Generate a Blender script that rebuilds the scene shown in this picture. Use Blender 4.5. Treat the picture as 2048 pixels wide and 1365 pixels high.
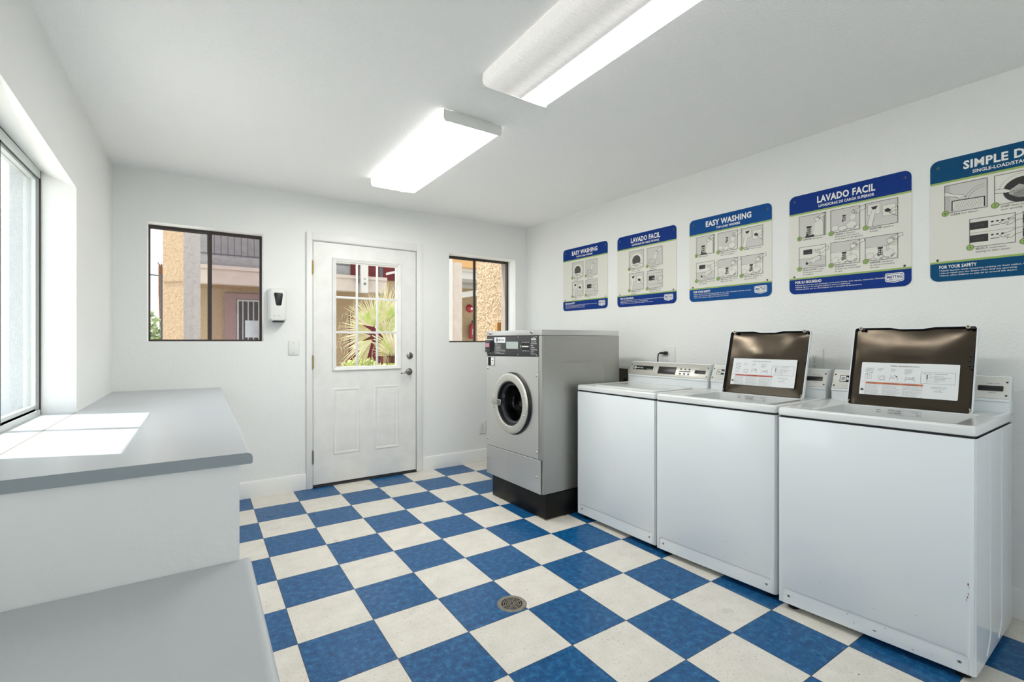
import bpy, bmesh, math, random
from mathutils import Vector, Matrix, noise as mnoise
PI = math.pi
for o in list(bpy.data.objects): bpy.data.objects.remove(o)
SC = bpy.context.scene
COL = SC.collection

# ------------------------------------------------------------------ camera
YAW = 0.5826
cam_d = bpy.data.cameras.new('camera'); cam_d.sensor_fit = 'HORIZONTAL'; cam_d.sensor_width = 36.0
cam_d.lens = 949.73 / 2048 * 36.0; cam_d.clip_start = 0.02; cam_d.clip_end = 300
cam = bpy.data.objects.new('camera', cam_d); COL.objects.link(cam)
cam.location = (-0.33, -3.889, 1.2153); cam.rotation_euler = (PI / 2, 0, -YAW)
SC.camera = cam

# ------------------------------------------------------------------ colour management, sky, sun
vs = SC.view_settings
vs.view_transform = 'Standard'; vs.look = 'None'; vs.gamma = 1.0; vs.exposure = 0.27; vs.use_curve_mapping = False
W = bpy.data.worlds.new('world'); SC.world = W; W.use_nodes = True
nt = W.node_tree; nt.nodes.clear()
wo = nt.nodes.new('ShaderNodeOutputWorld'); bg = nt.nodes.new('ShaderNodeBackground')
tc = nt.nodes.new('ShaderNodeTexCoord'); sp = nt.nodes.new('ShaderNodeSeparateXYZ'); cr = nt.nodes.new('ShaderNodeValToRGB')
nt.links.new(tc.outputs['Generated'], sp.inputs[0]); nt.links.new(sp.outputs['Z'], cr.inputs[0])
cr.color_ramp.elements[0].position = 0.0; cr.color_ramp.elements[0].color = (0.95, 0.98, 1.0, 1)
cr.color_ramp.elements[1].position = 0.75; cr.color_ramp.elements[1].color = (0.80, 0.88, 1.0, 1)
nt.links.new(cr.outputs[0], bg.inputs[0]); nt.links.new(bg.outputs[0], wo.inputs[0]); bg.inputs[1].default_value = 2.5
SUN_DIR = Vector((-1.0, 0.40, 2.19)).normalized()
sd = bpy.data.lights.new('sun', 'SUN'); sd.energy = 5.4; sd.angle = 0.009; sd.color = (1.0, 0.97, 0.92)
so = bpy.data.objects.new('sun', sd); COL.objects.link(so)
so.rotation_euler = SUN_DIR.to_track_quat('Z', 'Y').to_euler(); so.location = (-4, 1.6, 8)
LAMP = 36.0          # radiance of the bright tube bands behind the ceiling lenses

# ------------------------------------------------------------------ helpers
def s2l(c): c /= 255.0; return c / 12.92 if c <= 0.04045 else ((c + 0.055) / 1.055) ** 2.4
def rgb(r, g, b): return (s2l(r), s2l(g), s2l(b), 1.0)
EXT = 0.44          # outdoor colours darkened to offset the strong sky that lights the room
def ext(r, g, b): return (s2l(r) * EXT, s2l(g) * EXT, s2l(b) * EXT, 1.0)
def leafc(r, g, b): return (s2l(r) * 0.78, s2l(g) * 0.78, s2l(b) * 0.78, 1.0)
MATS = {}
def mat(name, col, rough=0.5, metal=0.0, bump=None, vary=None, spec=None, coat=0.0, emit=None):
    """bump=(scale, distance); vary=(scale, colour2, amount)"""
    if name in MATS: return MATS[name]
    m = bpy.data.materials.new(name); m.use_nodes = True; t = m.node_tree; N = t.nodes; K = t.links
    b = N['Principled BSDF']; b.inputs['Roughness'].default_value = rough; b.inputs['Metallic'].default_value = metal
    b.inputs['Base Color'].default_value = col
    if spec is not None: b.inputs['Specular IOR Level'].default_value = spec
    if coat: b.inputs['Coat Weight'].default_value = coat; b.inputs['Coat Roughness'].default_value = 0.08
    if emit: b.inputs['Emission Color'].default_value = col; b.inputs['Emission Strength'].default_value = emit
    tc = N.new('ShaderNodeTexCoord')
    if vary:
        n = N.new('ShaderNodeTexNoise'); n.inputs['Scale'].default_value = vary[0]; n.inputs['Detail'].default_value = 5
        K.new(tc.outputs['Object'], n.inputs['Vector'])
        r = N.new('ShaderNodeValToRGB'); r.color_ramp.elements[0].position = 0.35; r.color_ramp.elements[1].position = 0.7
        r.color_ramp.elements[0].color = col
        c2 = vary[1]; a = vary[2]
        r.color_ramp.elements[1].color = tuple(col[i] * (1 - a) + c2[i] * a for i in range(3)) + (1,)
        K.new(n.outputs['Fac'], r.inputs[0]); K.new(r.outputs[0], b.inputs['Base Color'])
    if bump:
        n = N.new('ShaderNodeTexNoise'); n.inputs['Scale'].default_value = bump[0]; n.inputs['Detail'].default_value = 3
        K.new(tc.outputs['Object'], n.inputs['Vector'])
        bp = N.new('ShaderNodeBump'); bp.inputs['Strength'].default_value = 1.0; bp.inputs['Distance'].default_value = bump[1]
        K.new(n.outputs['Fac'], bp.inputs['Height']); K.new(bp.outputs[0], b.inputs['Normal'])
    MATS[name] = m
    return m

WALLC = rgb(238, 239, 236)
M_WALL = mat('white_wall_paint', WALLC, 0.6, bump=(70, 0.0022), spec=0.3)
M_CEIL = mat('white_ceiling_paint', rgb(249, 249, 247), 0.8, bump=(110, 0.003), spec=0.2)
M_TRIM = mat('white_trim_paint', rgb(236, 236, 233), 0.45, bump=(25, 0.0008), spec=0.4)
M_DOOR = mat('white_door_paint', rgb(236, 236, 232), 0.42, bump=(18, 0.0006), vary=(9, rgb(205, 203, 196), 0.25))
M_ENAMEL = mat('white_enamel', rgb(232, 237, 239), 0.14, bump=(3, 0.0004), spec=0.5)
M_ENAMELS = mat('glossy_side_enamel', rgb(228, 233, 235), 0.05, spec=0.7)
M_ENAMEL2 = mat('white_deck_enamel', rgb(220, 223, 222), 0.16, coat=0.5)
M_CREAM = mat('cream_console_panel', rgb(214, 213, 206), 0.38)
M_SILVER = mat('silver_console_panel', rgb(190, 188, 180), 0.35, metal=0.35)
M_BLACK = mat('black_plastic', rgb(22, 22, 22), 0.35)
M_CHAR = mat('charcoal_panel', rgb(52, 52, 53), 0.45)
M_DARKGAP = mat('dark_gap', rgb(40, 40, 42), 0.7)
M_CHROME = mat('polished_steel', rgb(190, 188, 182), 0.22, metal=1.0)
M_NICKEL = mat('satin_nickel', rgb(150, 148, 144), 0.3, metal=1.0)
M_BRASS = mat('worn_brass', rgb(176, 160, 112), 0.4, metal=0.9)
M_FRAME = mat('dark_bronze_aluminium', rgb(62, 52, 48), 0.5, metal=0.2)
M_ALU = mat('grey_aluminium_track', rgb(206, 210, 208), 0.4, metal=0.4)
M_WHITE = mat('white_plastic', rgb(228, 229, 225), 0.35)
M_PLATE = mat('white_wall_plate', rgb(222, 223, 219), 0.4)
M_LAM = mat('grey_laminate', rgb(182, 187, 190), 0.3, vary=(3, rgb(190, 193, 195), 0.4), bump=(160, 0.0004))
M_LAMEDGE = mat('grey_laminate_edge', rgb(150, 158, 163), 0.4)
M_PANEL = mat('white_painted_panel', rgb(238, 240, 238), 0.5, bump=(40, 0.001))
M_BASE = mat('black_painted_base', rgb(17, 16, 16), 0.4, vary=(12, rgb(44, 41, 38), 0.3), spec=0.25)
M_RUBBER = mat('black_rubber', rgb(20, 21, 24), 0.45)
M_SIGNW = mat('sign_white', rgb(226, 224, 214), 0.4)
M_SIGNG = mat('sign_green', rgb(150, 178, 92), 0.4)
M_SIGNGD = mat('sign_green_ring', rgb(88, 118, 52), 0.4)
M_SIGNGR = mat('sign_picture_grey', rgb(206, 204, 197), 0.45)
M_INK = mat('sign_ink', rgb(34, 32, 32), 0.5)
M_INKG = mat('sign_ink_grey', rgb(74, 72, 70), 0.5)
M_SIGNT = mat('sign_lettering_white', rgb(238, 238, 234), 0.4)
M_NAVY = mat('sign_navy_blue', rgb(10, 52, 130), 0.5, spec=0.15)
M_BLUE = mat('sign_royal_blue', rgb(10, 76, 142), 0.5, spec=0.15)
M_TEAL = mat('sign_teal_blue', rgb(6, 76, 118), 0.5, spec=0.15)
M_LABEL = mat('white_paper_label', rgb(226, 229, 230), 0.5)
M_ORANGE = mat('orange_warning_print', rgb(205, 112, 62), 0.5)
M_REDP = mat('red_print', rgb(180, 60, 60), 0.5)
M_GASKET = mat('grey_rubber_grommet', rgb(190, 184, 172), 0.5)
M_IRON = mat('cast_iron', rgb(120, 114, 104), 0.55, metal=0.3, vary=(60, rgb(160, 152, 138), 0.6))
M_HOLE = mat('deep_black', rgb(8, 8, 8), 0.9)
M_SCUFF = mat('brown_rust_mark', rgb(122, 70, 62), 0.7)
M_SCUFFG = mat('grey_scuff', rgb(120, 120, 116), 0.7)

def brushed(name, col, rough, sx, sz, dist):
    m = bpy.data.materials.new(name); m.use_nodes = True; t = m.node_tree; N = t.nodes; K = t.links
    b = N['Principled BSDF']; b.inputs['Base Color'].default_value = col; b.inputs['Metallic'].default_value = 1.0
    tc = N.new('ShaderNodeTexCoord'); mp = N.new('ShaderNodeMapping'); mp.inputs['Scale'].default_value = (sx, sx, sz)
    n = N.new('ShaderNodeTexNoise'); n.inputs['Scale'].default_value = 6; n.inputs['Detail'].default_value = 4
    K.new(tc.outputs['Object'], mp.inputs[0]); K.new(mp.outputs[0], n.inputs['Vector'])
    mr = N.new('ShaderNodeMapRange'); mr.inputs[3].default_value = rough - 0.06; mr.inputs[4].default_value = rough + 0.08
    K.new(n.outputs['Fac'], mr.inputs[0]); K.new(mr.outputs[0], b.inputs['Roughness'])
    n2 = N.new('ShaderNodeTexNoise'); n2.inputs['Scale'].default_value = 2.2; n2.inputs['Detail'].default_value = 1
    K.new(tc.outputs['Object'], n2.inputs['Vector'])
    bp = N.new('ShaderNodeBump'); bp.inputs['Distance'].default_value = dist; K.new(n2.outputs['Fac'], bp.inputs['Height'])
    K.new(bp.outputs[0], b.inputs['Normal'])
    return m
M_STEEL = brushed('brushed_stainless', rgb(218, 217, 215), 0.33, 40, 1.5, 0.010)
M_STEELD = brushed('dull_stainless_side', rgb(182, 181, 176), 0.42, 30, 1.2, 0.006)
M_LIDMETAL = brushed('bare_lid_metal', rgb(76, 69, 60), 0.20, 4, 4, 0.006)

def glass_mat(name, tint, gloss, fres=0.9):
    m = bpy.data.materials.new(name); m.use_nodes = True; t = m.node_tree; N = t.nodes; K = t.links; N.clear()
    o = N.new('ShaderNodeOutputMaterial'); mx = N.new('ShaderNodeMixShader'); tr = N.new('ShaderNodeBsdfTransparent')
    gl = N.new('ShaderNodeBsdfGlossy'); gl.inputs['Roughness'].default_value = 0.02; tr.inputs[0].default_value = tint
    lw = N.new('ShaderNodeLayerWeight'); lw.inputs[0].default_value = 0.5
    pw = N.new('ShaderNodeMath'); pw.operation = 'POWER'; pw.inputs[1].default_value = 5.0; K.new(lw.outputs['Facing'], pw.inputs[0])
    ma = N.new('ShaderNodeMath'); ma.operation = 'MULTIPLY_ADD'; ma.inputs[1].default_value = fres; ma.inputs[2].default_value = gloss; K.new(pw.outputs[0], ma.inputs[0])
    K.new(ma.outputs[0], mx.inputs[0]); K.new(tr.outputs[0], mx.inputs[1]); K.new(gl.outputs[0], mx.inputs[2]); K.new(mx.outputs[0], o.inputs[0])
    return m
M_GLASS = glass_mat('window_glass', (0.97, 0.985, 0.98, 1), 0.008)
M_GLASSD = glass_mat('dusty_screened_glass', (0.86, 0.84, 0.86, 1), 0.012)
M_DRUMGLASS = glass_mat('washer_door_glass', (0.62, 0.66, 0.70, 1), 0.06, 0.35)

def stucco(name, col, col2, scale, dist, rough=0.9, drip=False):
    m = bpy.data.materials.new(name); m.use_nodes = True; t = m.node_tree; N = t.nodes; K = t.links
    b = N['Principled BSDF']; b.inputs['Roughness'].default_value = rough; b.inputs['Specular IOR Level'].default_value = 0.15
    tc = N.new('ShaderNodeTexCoord'); n = N.new('ShaderNodeTexNoise'); n.inputs['Scale'].default_value = scale; n.inputs['Detail'].default_value = 6
    K.new(tc.outputs['Object'], n.inputs['Vector'])
    r = N.new('ShaderNodeValToRGB'); r.color_ramp.elements[0].position = 0.3; r.color_ramp.elements[1].position = 0.65
    r.color_ramp.elements[0].color = col2; r.color_ramp.elements[1].color = col
    K.new(n.outputs['Fac'], r.inputs[0]); K.new(r.outputs[0], b.inputs['Base Color'])
    v = N.new('ShaderNodeTexVoronoi'); v.inputs['Scale'].default_value = scale * 1.3; v.feature = 'SMOOTH_F1'
    ad = N.new('ShaderNodeVectorMath'); ad.operation = 'ADD'; K.new(tc.outputs['Object'], ad.inputs[0])
    sc_ = N.new('ShaderNodeVectorMath'); sc_.operation = 'SCALE'; sc_.inputs['Scale'].default_value = 0.12
    K.new(n.outputs['Color'], sc_.inputs[0]); K.new(sc_.outputs[0], ad.inputs[1]); K.new(ad.outputs[0], v.inputs['Vector'])
    bp = N.new('ShaderNodeBump'); bp.inputs['Distance'].default_value = dist
    K.new(v.outputs['Distance'], bp.inputs['Height']); K.new(bp.outputs[0], b.inputs['Normal'])
    return m
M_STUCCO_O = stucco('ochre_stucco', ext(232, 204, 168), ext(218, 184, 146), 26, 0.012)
M_STUCCO_O_SHADE = stucco('shaded_ochre_stucco', ext(224, 213, 208), ext(212, 201, 196), 24, 0.012)
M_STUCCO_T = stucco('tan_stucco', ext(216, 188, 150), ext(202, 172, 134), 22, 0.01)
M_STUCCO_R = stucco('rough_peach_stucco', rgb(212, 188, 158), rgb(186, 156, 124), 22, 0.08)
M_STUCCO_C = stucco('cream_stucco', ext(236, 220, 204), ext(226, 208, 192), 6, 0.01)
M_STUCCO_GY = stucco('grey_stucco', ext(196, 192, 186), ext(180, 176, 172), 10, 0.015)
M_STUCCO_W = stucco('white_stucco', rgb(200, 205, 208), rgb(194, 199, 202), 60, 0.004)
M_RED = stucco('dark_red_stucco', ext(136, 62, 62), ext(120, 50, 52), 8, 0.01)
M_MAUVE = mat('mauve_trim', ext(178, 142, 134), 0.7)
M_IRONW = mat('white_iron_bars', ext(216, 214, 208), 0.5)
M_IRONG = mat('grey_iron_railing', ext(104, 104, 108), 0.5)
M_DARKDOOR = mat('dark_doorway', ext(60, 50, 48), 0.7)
M_CONC = mat('courtyard_concrete', rgb(222, 216, 206), 0.9, vary=(2, rgb(205, 198, 188), 0.6))
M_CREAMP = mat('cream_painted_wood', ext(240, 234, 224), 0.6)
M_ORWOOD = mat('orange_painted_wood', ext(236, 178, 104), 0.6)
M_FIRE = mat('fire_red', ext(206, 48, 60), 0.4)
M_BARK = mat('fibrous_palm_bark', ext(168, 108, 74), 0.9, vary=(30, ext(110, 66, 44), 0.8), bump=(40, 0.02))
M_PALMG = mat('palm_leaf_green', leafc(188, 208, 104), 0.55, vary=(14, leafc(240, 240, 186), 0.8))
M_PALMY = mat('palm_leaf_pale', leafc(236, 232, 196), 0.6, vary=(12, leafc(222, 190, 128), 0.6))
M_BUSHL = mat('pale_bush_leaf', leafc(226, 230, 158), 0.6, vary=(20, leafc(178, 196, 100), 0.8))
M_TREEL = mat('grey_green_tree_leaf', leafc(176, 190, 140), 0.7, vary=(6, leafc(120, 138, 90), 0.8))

class G:
    """collects shapes into ONE mesh"""
    def __init__(s, mats): s.bm = bmesh.new(); s.mats = mats if isinstance(mats, (list, tuple)) else [mats]
    def _merge(s, tb, mi):
        for f in tb.faces: f.material_index = mi
        me = bpy.data.meshes.new('t'); tb.to_mesh(me); tb.free()
        n0 = len(s.bm.faces); s.bm.from_mesh(me); bpy.data.meshes.remove(me)
        return s
    def poly(s, pts, mi=0):
        vs_ = [s.bm.verts.new(p) for p in pts]
        f = s.bm.faces.new(vs_); f.material_index = mi; return f
    def box(s, a, b, mi=0, bev=0.0, seg=2):
        tb = bmesh.new(); bmesh.ops.create_cube(tb, size=1)
        lo = [min(a[i], b[i]) for i in range(3)]; hi = [max(a[i], b[i]) for i in range(3)]
        for v in tb.verts:
            for i in range(3): v.co[i] = lo[i] if v.co[i] < 0 else hi[i]
        if bev: bmesh.ops.bevel(tb, geom=tb.edges[:], offset=bev, segments=seg, profile=0.5, affect='EDGES', clamp_overlap=True)
        return s._merge(tb, mi)
    def prism(s, pts, ax, lo, hi, mi=0, bev=0.0):
        """pts 2-D outline in the two other axes (in order), extruded along ax"""
        tb = bmesh.new(); o = [i for i in range(3) if i != ax]
        def mk(p, h):
            c = [0, 0, 0]; c[o[0]] = p[0]; c[o[1]] = p[1]; c[ax] = h; return tb.verts.new(c)
        A = [mk(p, lo) for p in pts]; B = [mk(p, hi) for p in pts]; n = len(pts)
        tb.faces.new(A); tb.faces.new(B[::-1])
        for i in range(n): tb.faces.new((A[i], B[i], B[(i + 1) % n], A[(i + 1) % n]))
        bmesh.ops.recalc_face_normals(tb, faces=tb.faces[:])
        if bev: bmesh.ops.bevel(tb, geom=tb.edges[:], offset=bev, segments=2, profile=0.5, affect='EDGES', clamp_overlap=True)
        return s._merge(tb, mi)
    def rings(s, R, mi=0, cap0=True, cap1=True):
        """bridge a list of closed point loops of equal length"""
        tb = bmesh.new(); V = [[tb.verts.new(p) for p in r] for r in R]; n = len(R[0])
        for a, b in zip(V[:-1], V[1:]):
            for i in range(n): tb.faces.new((a[i], a[(i + 1) % n], b[(i + 1) % n], b[i]))
        if cap0: tb.faces.new(V[0][::-1])
        if cap1: tb.faces.new(V[-1])
        bmesh.ops.recalc_face_normals(tb, faces=tb.faces[:])
        return s._merge(tb, mi)
    def cyl(s, p0, p1, r, mi=0, seg=20, r1=None):
        p0 = Vector(p0); p1 = Vector(p1); d = (p1 - p0).normalized(); q = d.to_track_quat('Z', 'Y'); r1 = r if r1 is None else r1
        R = [[p + q @ Vector((math.cos(2 * PI * i / seg) * rr, math.sin(2 * PI * i / seg) * rr, 0)) for i in range(seg)] for p, rr in ((p0, r), (p1, r1))]
        return s.rings(R, mi)
    def lathe(s, prof, c, axis, mi=0, seg=40, cap0=False, cap1=False):
        """prof list of (radius, height along axis)"""
        q = Vector(axis).normalized().to_track_quat('Z', 'Y'); c = Vector(c)
        R = [[c + q @ Vector((math.cos(2 * PI * i / seg) * max(r, 1e-4), math.sin(2 * PI * i / seg) * max(r, 1e-4), h)) for i in range(seg)] for r, h in prof]
        return s.rings(R, mi, cap0, cap1)
    def tube(s, pts, r, mi=0, seg=10, taper=None):
        pts = [Vector(p) for p in pts]; R = []
        up = None
        for k, p in enumerate(pts):
            d = (pts[min(k + 1, len(pts) - 1)] - pts[max(k - 1, 0)]).normalized()
            if up is None: up = d.orthogonal().normalized()
            up = (up - d * up.dot(d)).normalized(); w = d.cross(up)
            rr = r if taper is None else r * (1 + (taper - 1) * k / (len(pts) - 1))
            R.append([p + (up * math.cos(2 * PI * i / seg) + w * math.sin(2 * PI * i / seg)) * rr for i in range(seg)])
        return s.rings(R, mi)
    def build(s, name, parent=None, M=None, deform=None, smooth=35):
        if deform:
            for v in s.bm.verts: v.co = deform(v.co)
        me = bpy.data.meshes.new(name); s.bm.to_mesh(me); s.bm.free()
        for m in s.mats: me.materials.append(m)
        if smooth:
            me.polygons.foreach_set('use_smooth', [True] * len(me.polygons)); me.set_sharp_from_angle(angle=math.radians(smooth))
        o = bpy.data.objects.new(name, me); COL.objects.link(o)
        if parent is not None: o.parent = parent
        if M is not None: o.matrix_basis = M
        return o

def tag(o, label=None, cat=None, group=None, kind=None):
    if label: o['label'] = label
    if cat: o['category'] = cat
    if group: o['group'] = group
    if kind: o['kind'] = kind
    return o
def empty(name, M=None):
    o = bpy.data.objects.new(name, None); COL.objects.link(o); o.empty_display_size = 0.05
    if M is not None: o.matrix_basis = M
    return o
def frameM(O, X, Y, Z):
    m = Matrix.Identity(4)
    for i in range(3): m[i][0] = X[i]; m[i][1] = Y[i]; m[i][2] = Z[i]; m[i][3] = O[i]
    return m
def rrect(x0, x1, y0, y1, r, z, n=5, f=None):
    out = []
    for cx, cy, a0 in ((x1 - r, y1 - r, 0), (x0 + r, y1 - r, 90), (x0 + r, y0 + r, 180), (x1 - r, y0 + r, 270)):
        for k in range(n + 1):
            a = math.radians(a0 + 90 * k / n); p = (cx + r * math.cos(a), cy + r * math.sin(a), z)
            out.append(f(p) if f else p)
    return out

# text as flat polygons
_tc = {}
def text_polys(txt, bold=0.0, res=2):
    key = (txt, bold, res)
    if key in _tc: return _tc[key]
    cu = bpy.data.curves.new('t', 'FONT'); cu.body = txt; cu.resolution_u = res; cu.offset = bold * 0.6; cu.space_character = 1.0 + bold * 1.2; cu.fill_mode = 'FRONT'
    o = bpy.data.objects.new('t', cu); COL.objects.link(o)
    dg = bpy.context.evaluated_depsgraph_get(); me = bpy.data.meshes.new_from_object(o.evaluated_get(dg))
    vs_ = [(v.co.x, v.co.y) for v in me.vertices]; fs = [tuple(p.vertices) for p in me.polygons]
    COL.objects.unlink(o); bpy.data.objects.remove(o); bpy.data.curves.remove(cu); bpy.data.meshes.remove(me)
    xs = [v[0] for v in vs_] or [0, 1]
    _tc[key] = (vs_, fs, min(xs), max(xs)); return _tc[key]
CAP = 0.69
class Sheet(G):
    """flat print: x right, y up, z = layers off the surface"""
    LZ = 0.00018
    def z(s, l): return l * s.LZ
    def rect(s, x0, y0, x1, y1, mi, l=1): s.poly([(x0, y0, s.z(l)), (x1, y0, s.z(l)), (x1, y1, s.z(l)), (x0, y1, s.z(l))], mi)
    def pg(s, pts, mi, l=1): s.poly([(x, y, s.z(l)) for x, y in pts], mi)
    def line(s, pts, w, mi, l=2):
        for (a, b), (c, d) in zip(pts[:-1], pts[1:]):
            L = math.hypot(c - a, d - b) or 1e-6; nx, ny = -(d - b) / L * w / 2, (c - a) / L * w / 2
            ex, ey = (c - a) / L * w * 0.3, (d - b) / L * w * 0.3
            s.poly([(a - ex + nx, b - ey + ny, s.z(l)), (a - ex - nx, b - ey - ny, s.z(l)), (c + ex - nx, d + ey - ny, s.z(l)), (c + ex + nx, d + ey + ny, s.z(l))], mi)
    def box_line(s, x0, y0, x1, y1, w, mi, l=2): s.line([(x0, y0), (x1, y0), (x1, y1), (x0, y1), (x0, y0)], w, mi, l)
    def disc(s, cx, cy, r, mi, l=1, n=20, ry=None): s.pg([(cx + r * math.cos(2 * PI * i / n), cy + (ry or r) * math.sin(2 * PI * i / n)) for i in range(n)], mi, l)
    def arc(s, cx, cy, r, a0, a1, w, mi, l=2, n=14, ry=None):
        s.line([(cx + r * math.cos(math.radians(a0 + (a1 - a0) * i / n)), cy + (ry or r) * math.sin(math.radians(a0 + (a1 - a0) * i / n))) for i in range(n + 1)], w, mi, l)
    def text(s, txt, x, y, cap, mi, l=3, bold=0.0, width=None, align='l', res=2, slant=0.0):
        V, F, a, b = text_polys(txt, bold, res); k = cap / CAP
        kx = k if width is None else width / (b - a)
        off = {'l': -a * kx, 'c': -(a + b) / 2 * kx, 'r': -b * kx}[align]
        vv = [s.bm.verts.new((x + off + vx * kx + vy * k * slant, y + vy * k, s.z(l))) for vx, vy in V]
        for f in F:
            try:
                fc = s.bm.faces.new([vv[i] for i in f]); fc.material_index = mi
                if fc.normal.z < 0: fc.normal_flip()
            except ValueError: pass

# ------------------------------------------------------------------ the room
CZ = 2.414
def yb(x): return 0.3042 - 0.0096 * (x + 0.8225)          # inner face of the back wall
def xr(y): return 2.593 - 0.0207 * (y - 0.2713)           # inner face of the right wall
def xl(y): return -0.8225 - 0.0066 * (0.3042 - y)         # inner face of the left wall
YF = -5.3
def tile_mat():
    m = bpy.data.materials.new('checkered_vinyl_tile'); m.use_nodes = True; t = m.node_tree; N = t.nodes; K = t.links
    b = N['Principled BSDF']; tc = N.new('ShaderNodeTexCoord'); T = 0.3048
    sp = N.new('ShaderNodeSeparateXYZ'); K.new(tc.outputs['Object'], sp.inputs[0])
    def mth(op, a, bb=None, c=None):
        n = N.new('ShaderNodeMath'); n.operation = op
        for i, v in enumerate((a, bb, c)):
            if v is None: continue
            if isinstance(v, (int, float)): n.inputs[i].default_value = v
            else: K.new(v, n.inputs[i])
        return n.outputs[0]
    ux = mth('DIVIDE', sp.outputs[0], T); uy = mth('DIVIDE', sp.outputs[1], T)
    fx = mth('FLOOR', ux); fy = mth('FLOOR', uy)
    par = mth('FLOORED_MODULO', mth('ADD', fx, fy), 2.0)
    # seams
    def edge(u): 
        fr = mth('FRACT', u); return mth('MINIMUM', fr, mth('SUBTRACT', 1.0, fr))
    seam = mth('LESS_THAN', mth('MINIMUM', edge(ux), edge(uy)), 0.0042)
    # per-tile tone
    cmb = N.new('ShaderNodeCombineXYZ'); K.new(fx, cmb.inputs[0]); K.new(fy, cmb.inputs[1])
    wn = N.new('ShaderNodeTexWhiteNoise'); K.new(cmb.outputs[0], wn.inputs['Vector'])
    def noise(sc, det, off=0.0):
        n = N.new('ShaderNodeTexNoise'); n.inputs['Scale'].default_value = sc; n.inputs['Detail'].default_value = det; n.inputs['Roughness'].default_value = 0.65
        a = N.new('ShaderNodeVectorMath'); a.operation = 'ADD'; a.inputs[1].default_value = (off, off, 0); K.new(tc.outputs['Object'], a.inputs[0]); K.new(a.outputs[0], n.inputs['Vector']); return n.outputs['Fac']
    def ramp(f, stops):
        r = N.new('ShaderNodeValToRGB'); r.color_ramp.elements[0].position, r.color_ramp.elements[0].color = stops[0]; r.color_ramp.elements[1].position, r.color_ramp.elements[1].color = stops[-1]
        for p, c in stops[1:-1]: e = r.color_ramp.elements.new(p); e.color = c
        K.new(f, r.inputs[0]); return r.outputs[0]
    def mix(f, a, bb):
        n = N.new('ShaderNodeMix'); n.data_type = 'RGBA'
        K.new(f, n.inputs[0]) if not isinstance(f, float) else setattr(n.inputs[0], 'default_value', f)
        for i, v in ((6, a), (7, bb)):
            if isinstance(v, tuple): n.inputs[i].default_value = v
            else: K.new(v, n.inputs[i])
        return n.outputs[2]
    blue = ramp(noise(34, 9), [(0.33, rgb(0, 60, 106)), (0.52, rgb(0, 82, 134)), (0.74, rgb(54, 122, 168))])
    blue = mix(ramp(noise(120, 3, 7.0), [(0.61, (0, 0, 0, 1)), (0.72, (0.6, 0.6, 0.6, 1))]), blue, rgb(124, 160, 192))
    cream = ramp(noise(9, 6, 3.0), [(0.3, rgb(210, 205, 194)), (0.7, rgb(226, 221, 211))])
    cream = mix(ramp(noise(110, 4, 11.0), [(0.59, (0, 0, 0, 1)), (0.66, (0.85, 0.85, 0.85, 1))]), cream, rgb(176, 166, 150))
    # dirt speckles
    spk = ramp(noise(60, 2, 21.0), [(0.715, (0, 0, 0, 1)), (0.735, (0.8, 0.8, 0.8, 1))])
    cream = mix(spk, cream, rgb(120, 112, 100))
    c = mix(par, cream, blue)
    c = mix(ramp(wn.outputs['Value'], [(0.0, (0, 0, 0, 1)), (1.0, (0.05, 0.05, 0.05, 1))]), c, rgb(120, 130, 140))
    c = mix(seam, c, rgb(60, 54, 60))
    K.new(c, b.inputs['Base Color'])
    K.new(mth('ADD', mth('MULTIPLY', noise(5, 4, 5.0), 0.22), 0.20), b.inputs['Roughness'])
    b.inputs['Specular IOR Level'].default_value = 0.28
    bp = N.new('ShaderNodeBump'); bp.inputs['Distance'].default_value = 0.0012; K.new(noise(7, 3, 9.0), bp.inputs['Height']); K.new(bp.outputs[0], b.inputs['Normal'])
    return m
g = G(tile_mat()); g.box((-1.0, YF, -0.05), (3.0, 0.42, 0.0)); tag(g.build('floor', smooth=0), kind='structure')
g = G(M_CEIL); g.box((-1.1, YF - 0.2, CZ), (3.1, 0.54, CZ + 0.12)); tag(g.build('ceiling', smooth=0), kind='structure')

# left wall with its deep window recess
WY0, WY1 = -1.885, -0.784           # near and far jamb
WZ0 = 0.868
g = G([M_WALL, M_STUCCO_W])
XO = -1.062
def lw(y0, y1, z0, z1):             # a length of left wall, full thickness
    g.rings([[(xl(y0), y0, z0), (xl(y1), y1, z0), (-0.98, y1, z0), (-0.98, y0, z0)], [(xl(y0), y0, z1), (xl(y1), y1, z1), (-0.98, y1, z1), (-0.98, y0, z1)]])
    g.rings([[(-0.98, y0, z0), (-0.98, y1, z0), (XO, y1, z0), (XO, y0, z0)], [(-0.98, y0, z1), (-0.98, y1, z1), (XO, y1, z1), (XO, y0, z1)]], 1)
lw(YF, WY0, 0, CZ); lw(WY1, 0.54, 0, CZ); lw(WY0, WY1, 0, WZ0 - 0.03)
# head of the recess: its inner arris falls a little towards the corner
hz0, hz1 = 2.035, 1.962
g.rings([[(xl(WY0), WY0, hz0), (-0.955, WY0, 2.034), (-0.98, WY0, 2.034), (-0.98, WY0, CZ), (xl(WY0), WY0, CZ)],
         [(xl(WY1), WY1, hz1), (-0.955, WY1, 2.018), (-0.98, WY1, 2.018), (-0.98, WY1, CZ), (xl(WY1), WY1, CZ)]])
g.rings([[(-0.98, y_, 2.03), (XO, y_, 2.03), (XO, y_, CZ), (-0.98, y_, CZ)] for y_ in (WY0, WY1)], 1)
tag(g.build('wall_left', smooth=0), kind='structure')

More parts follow.
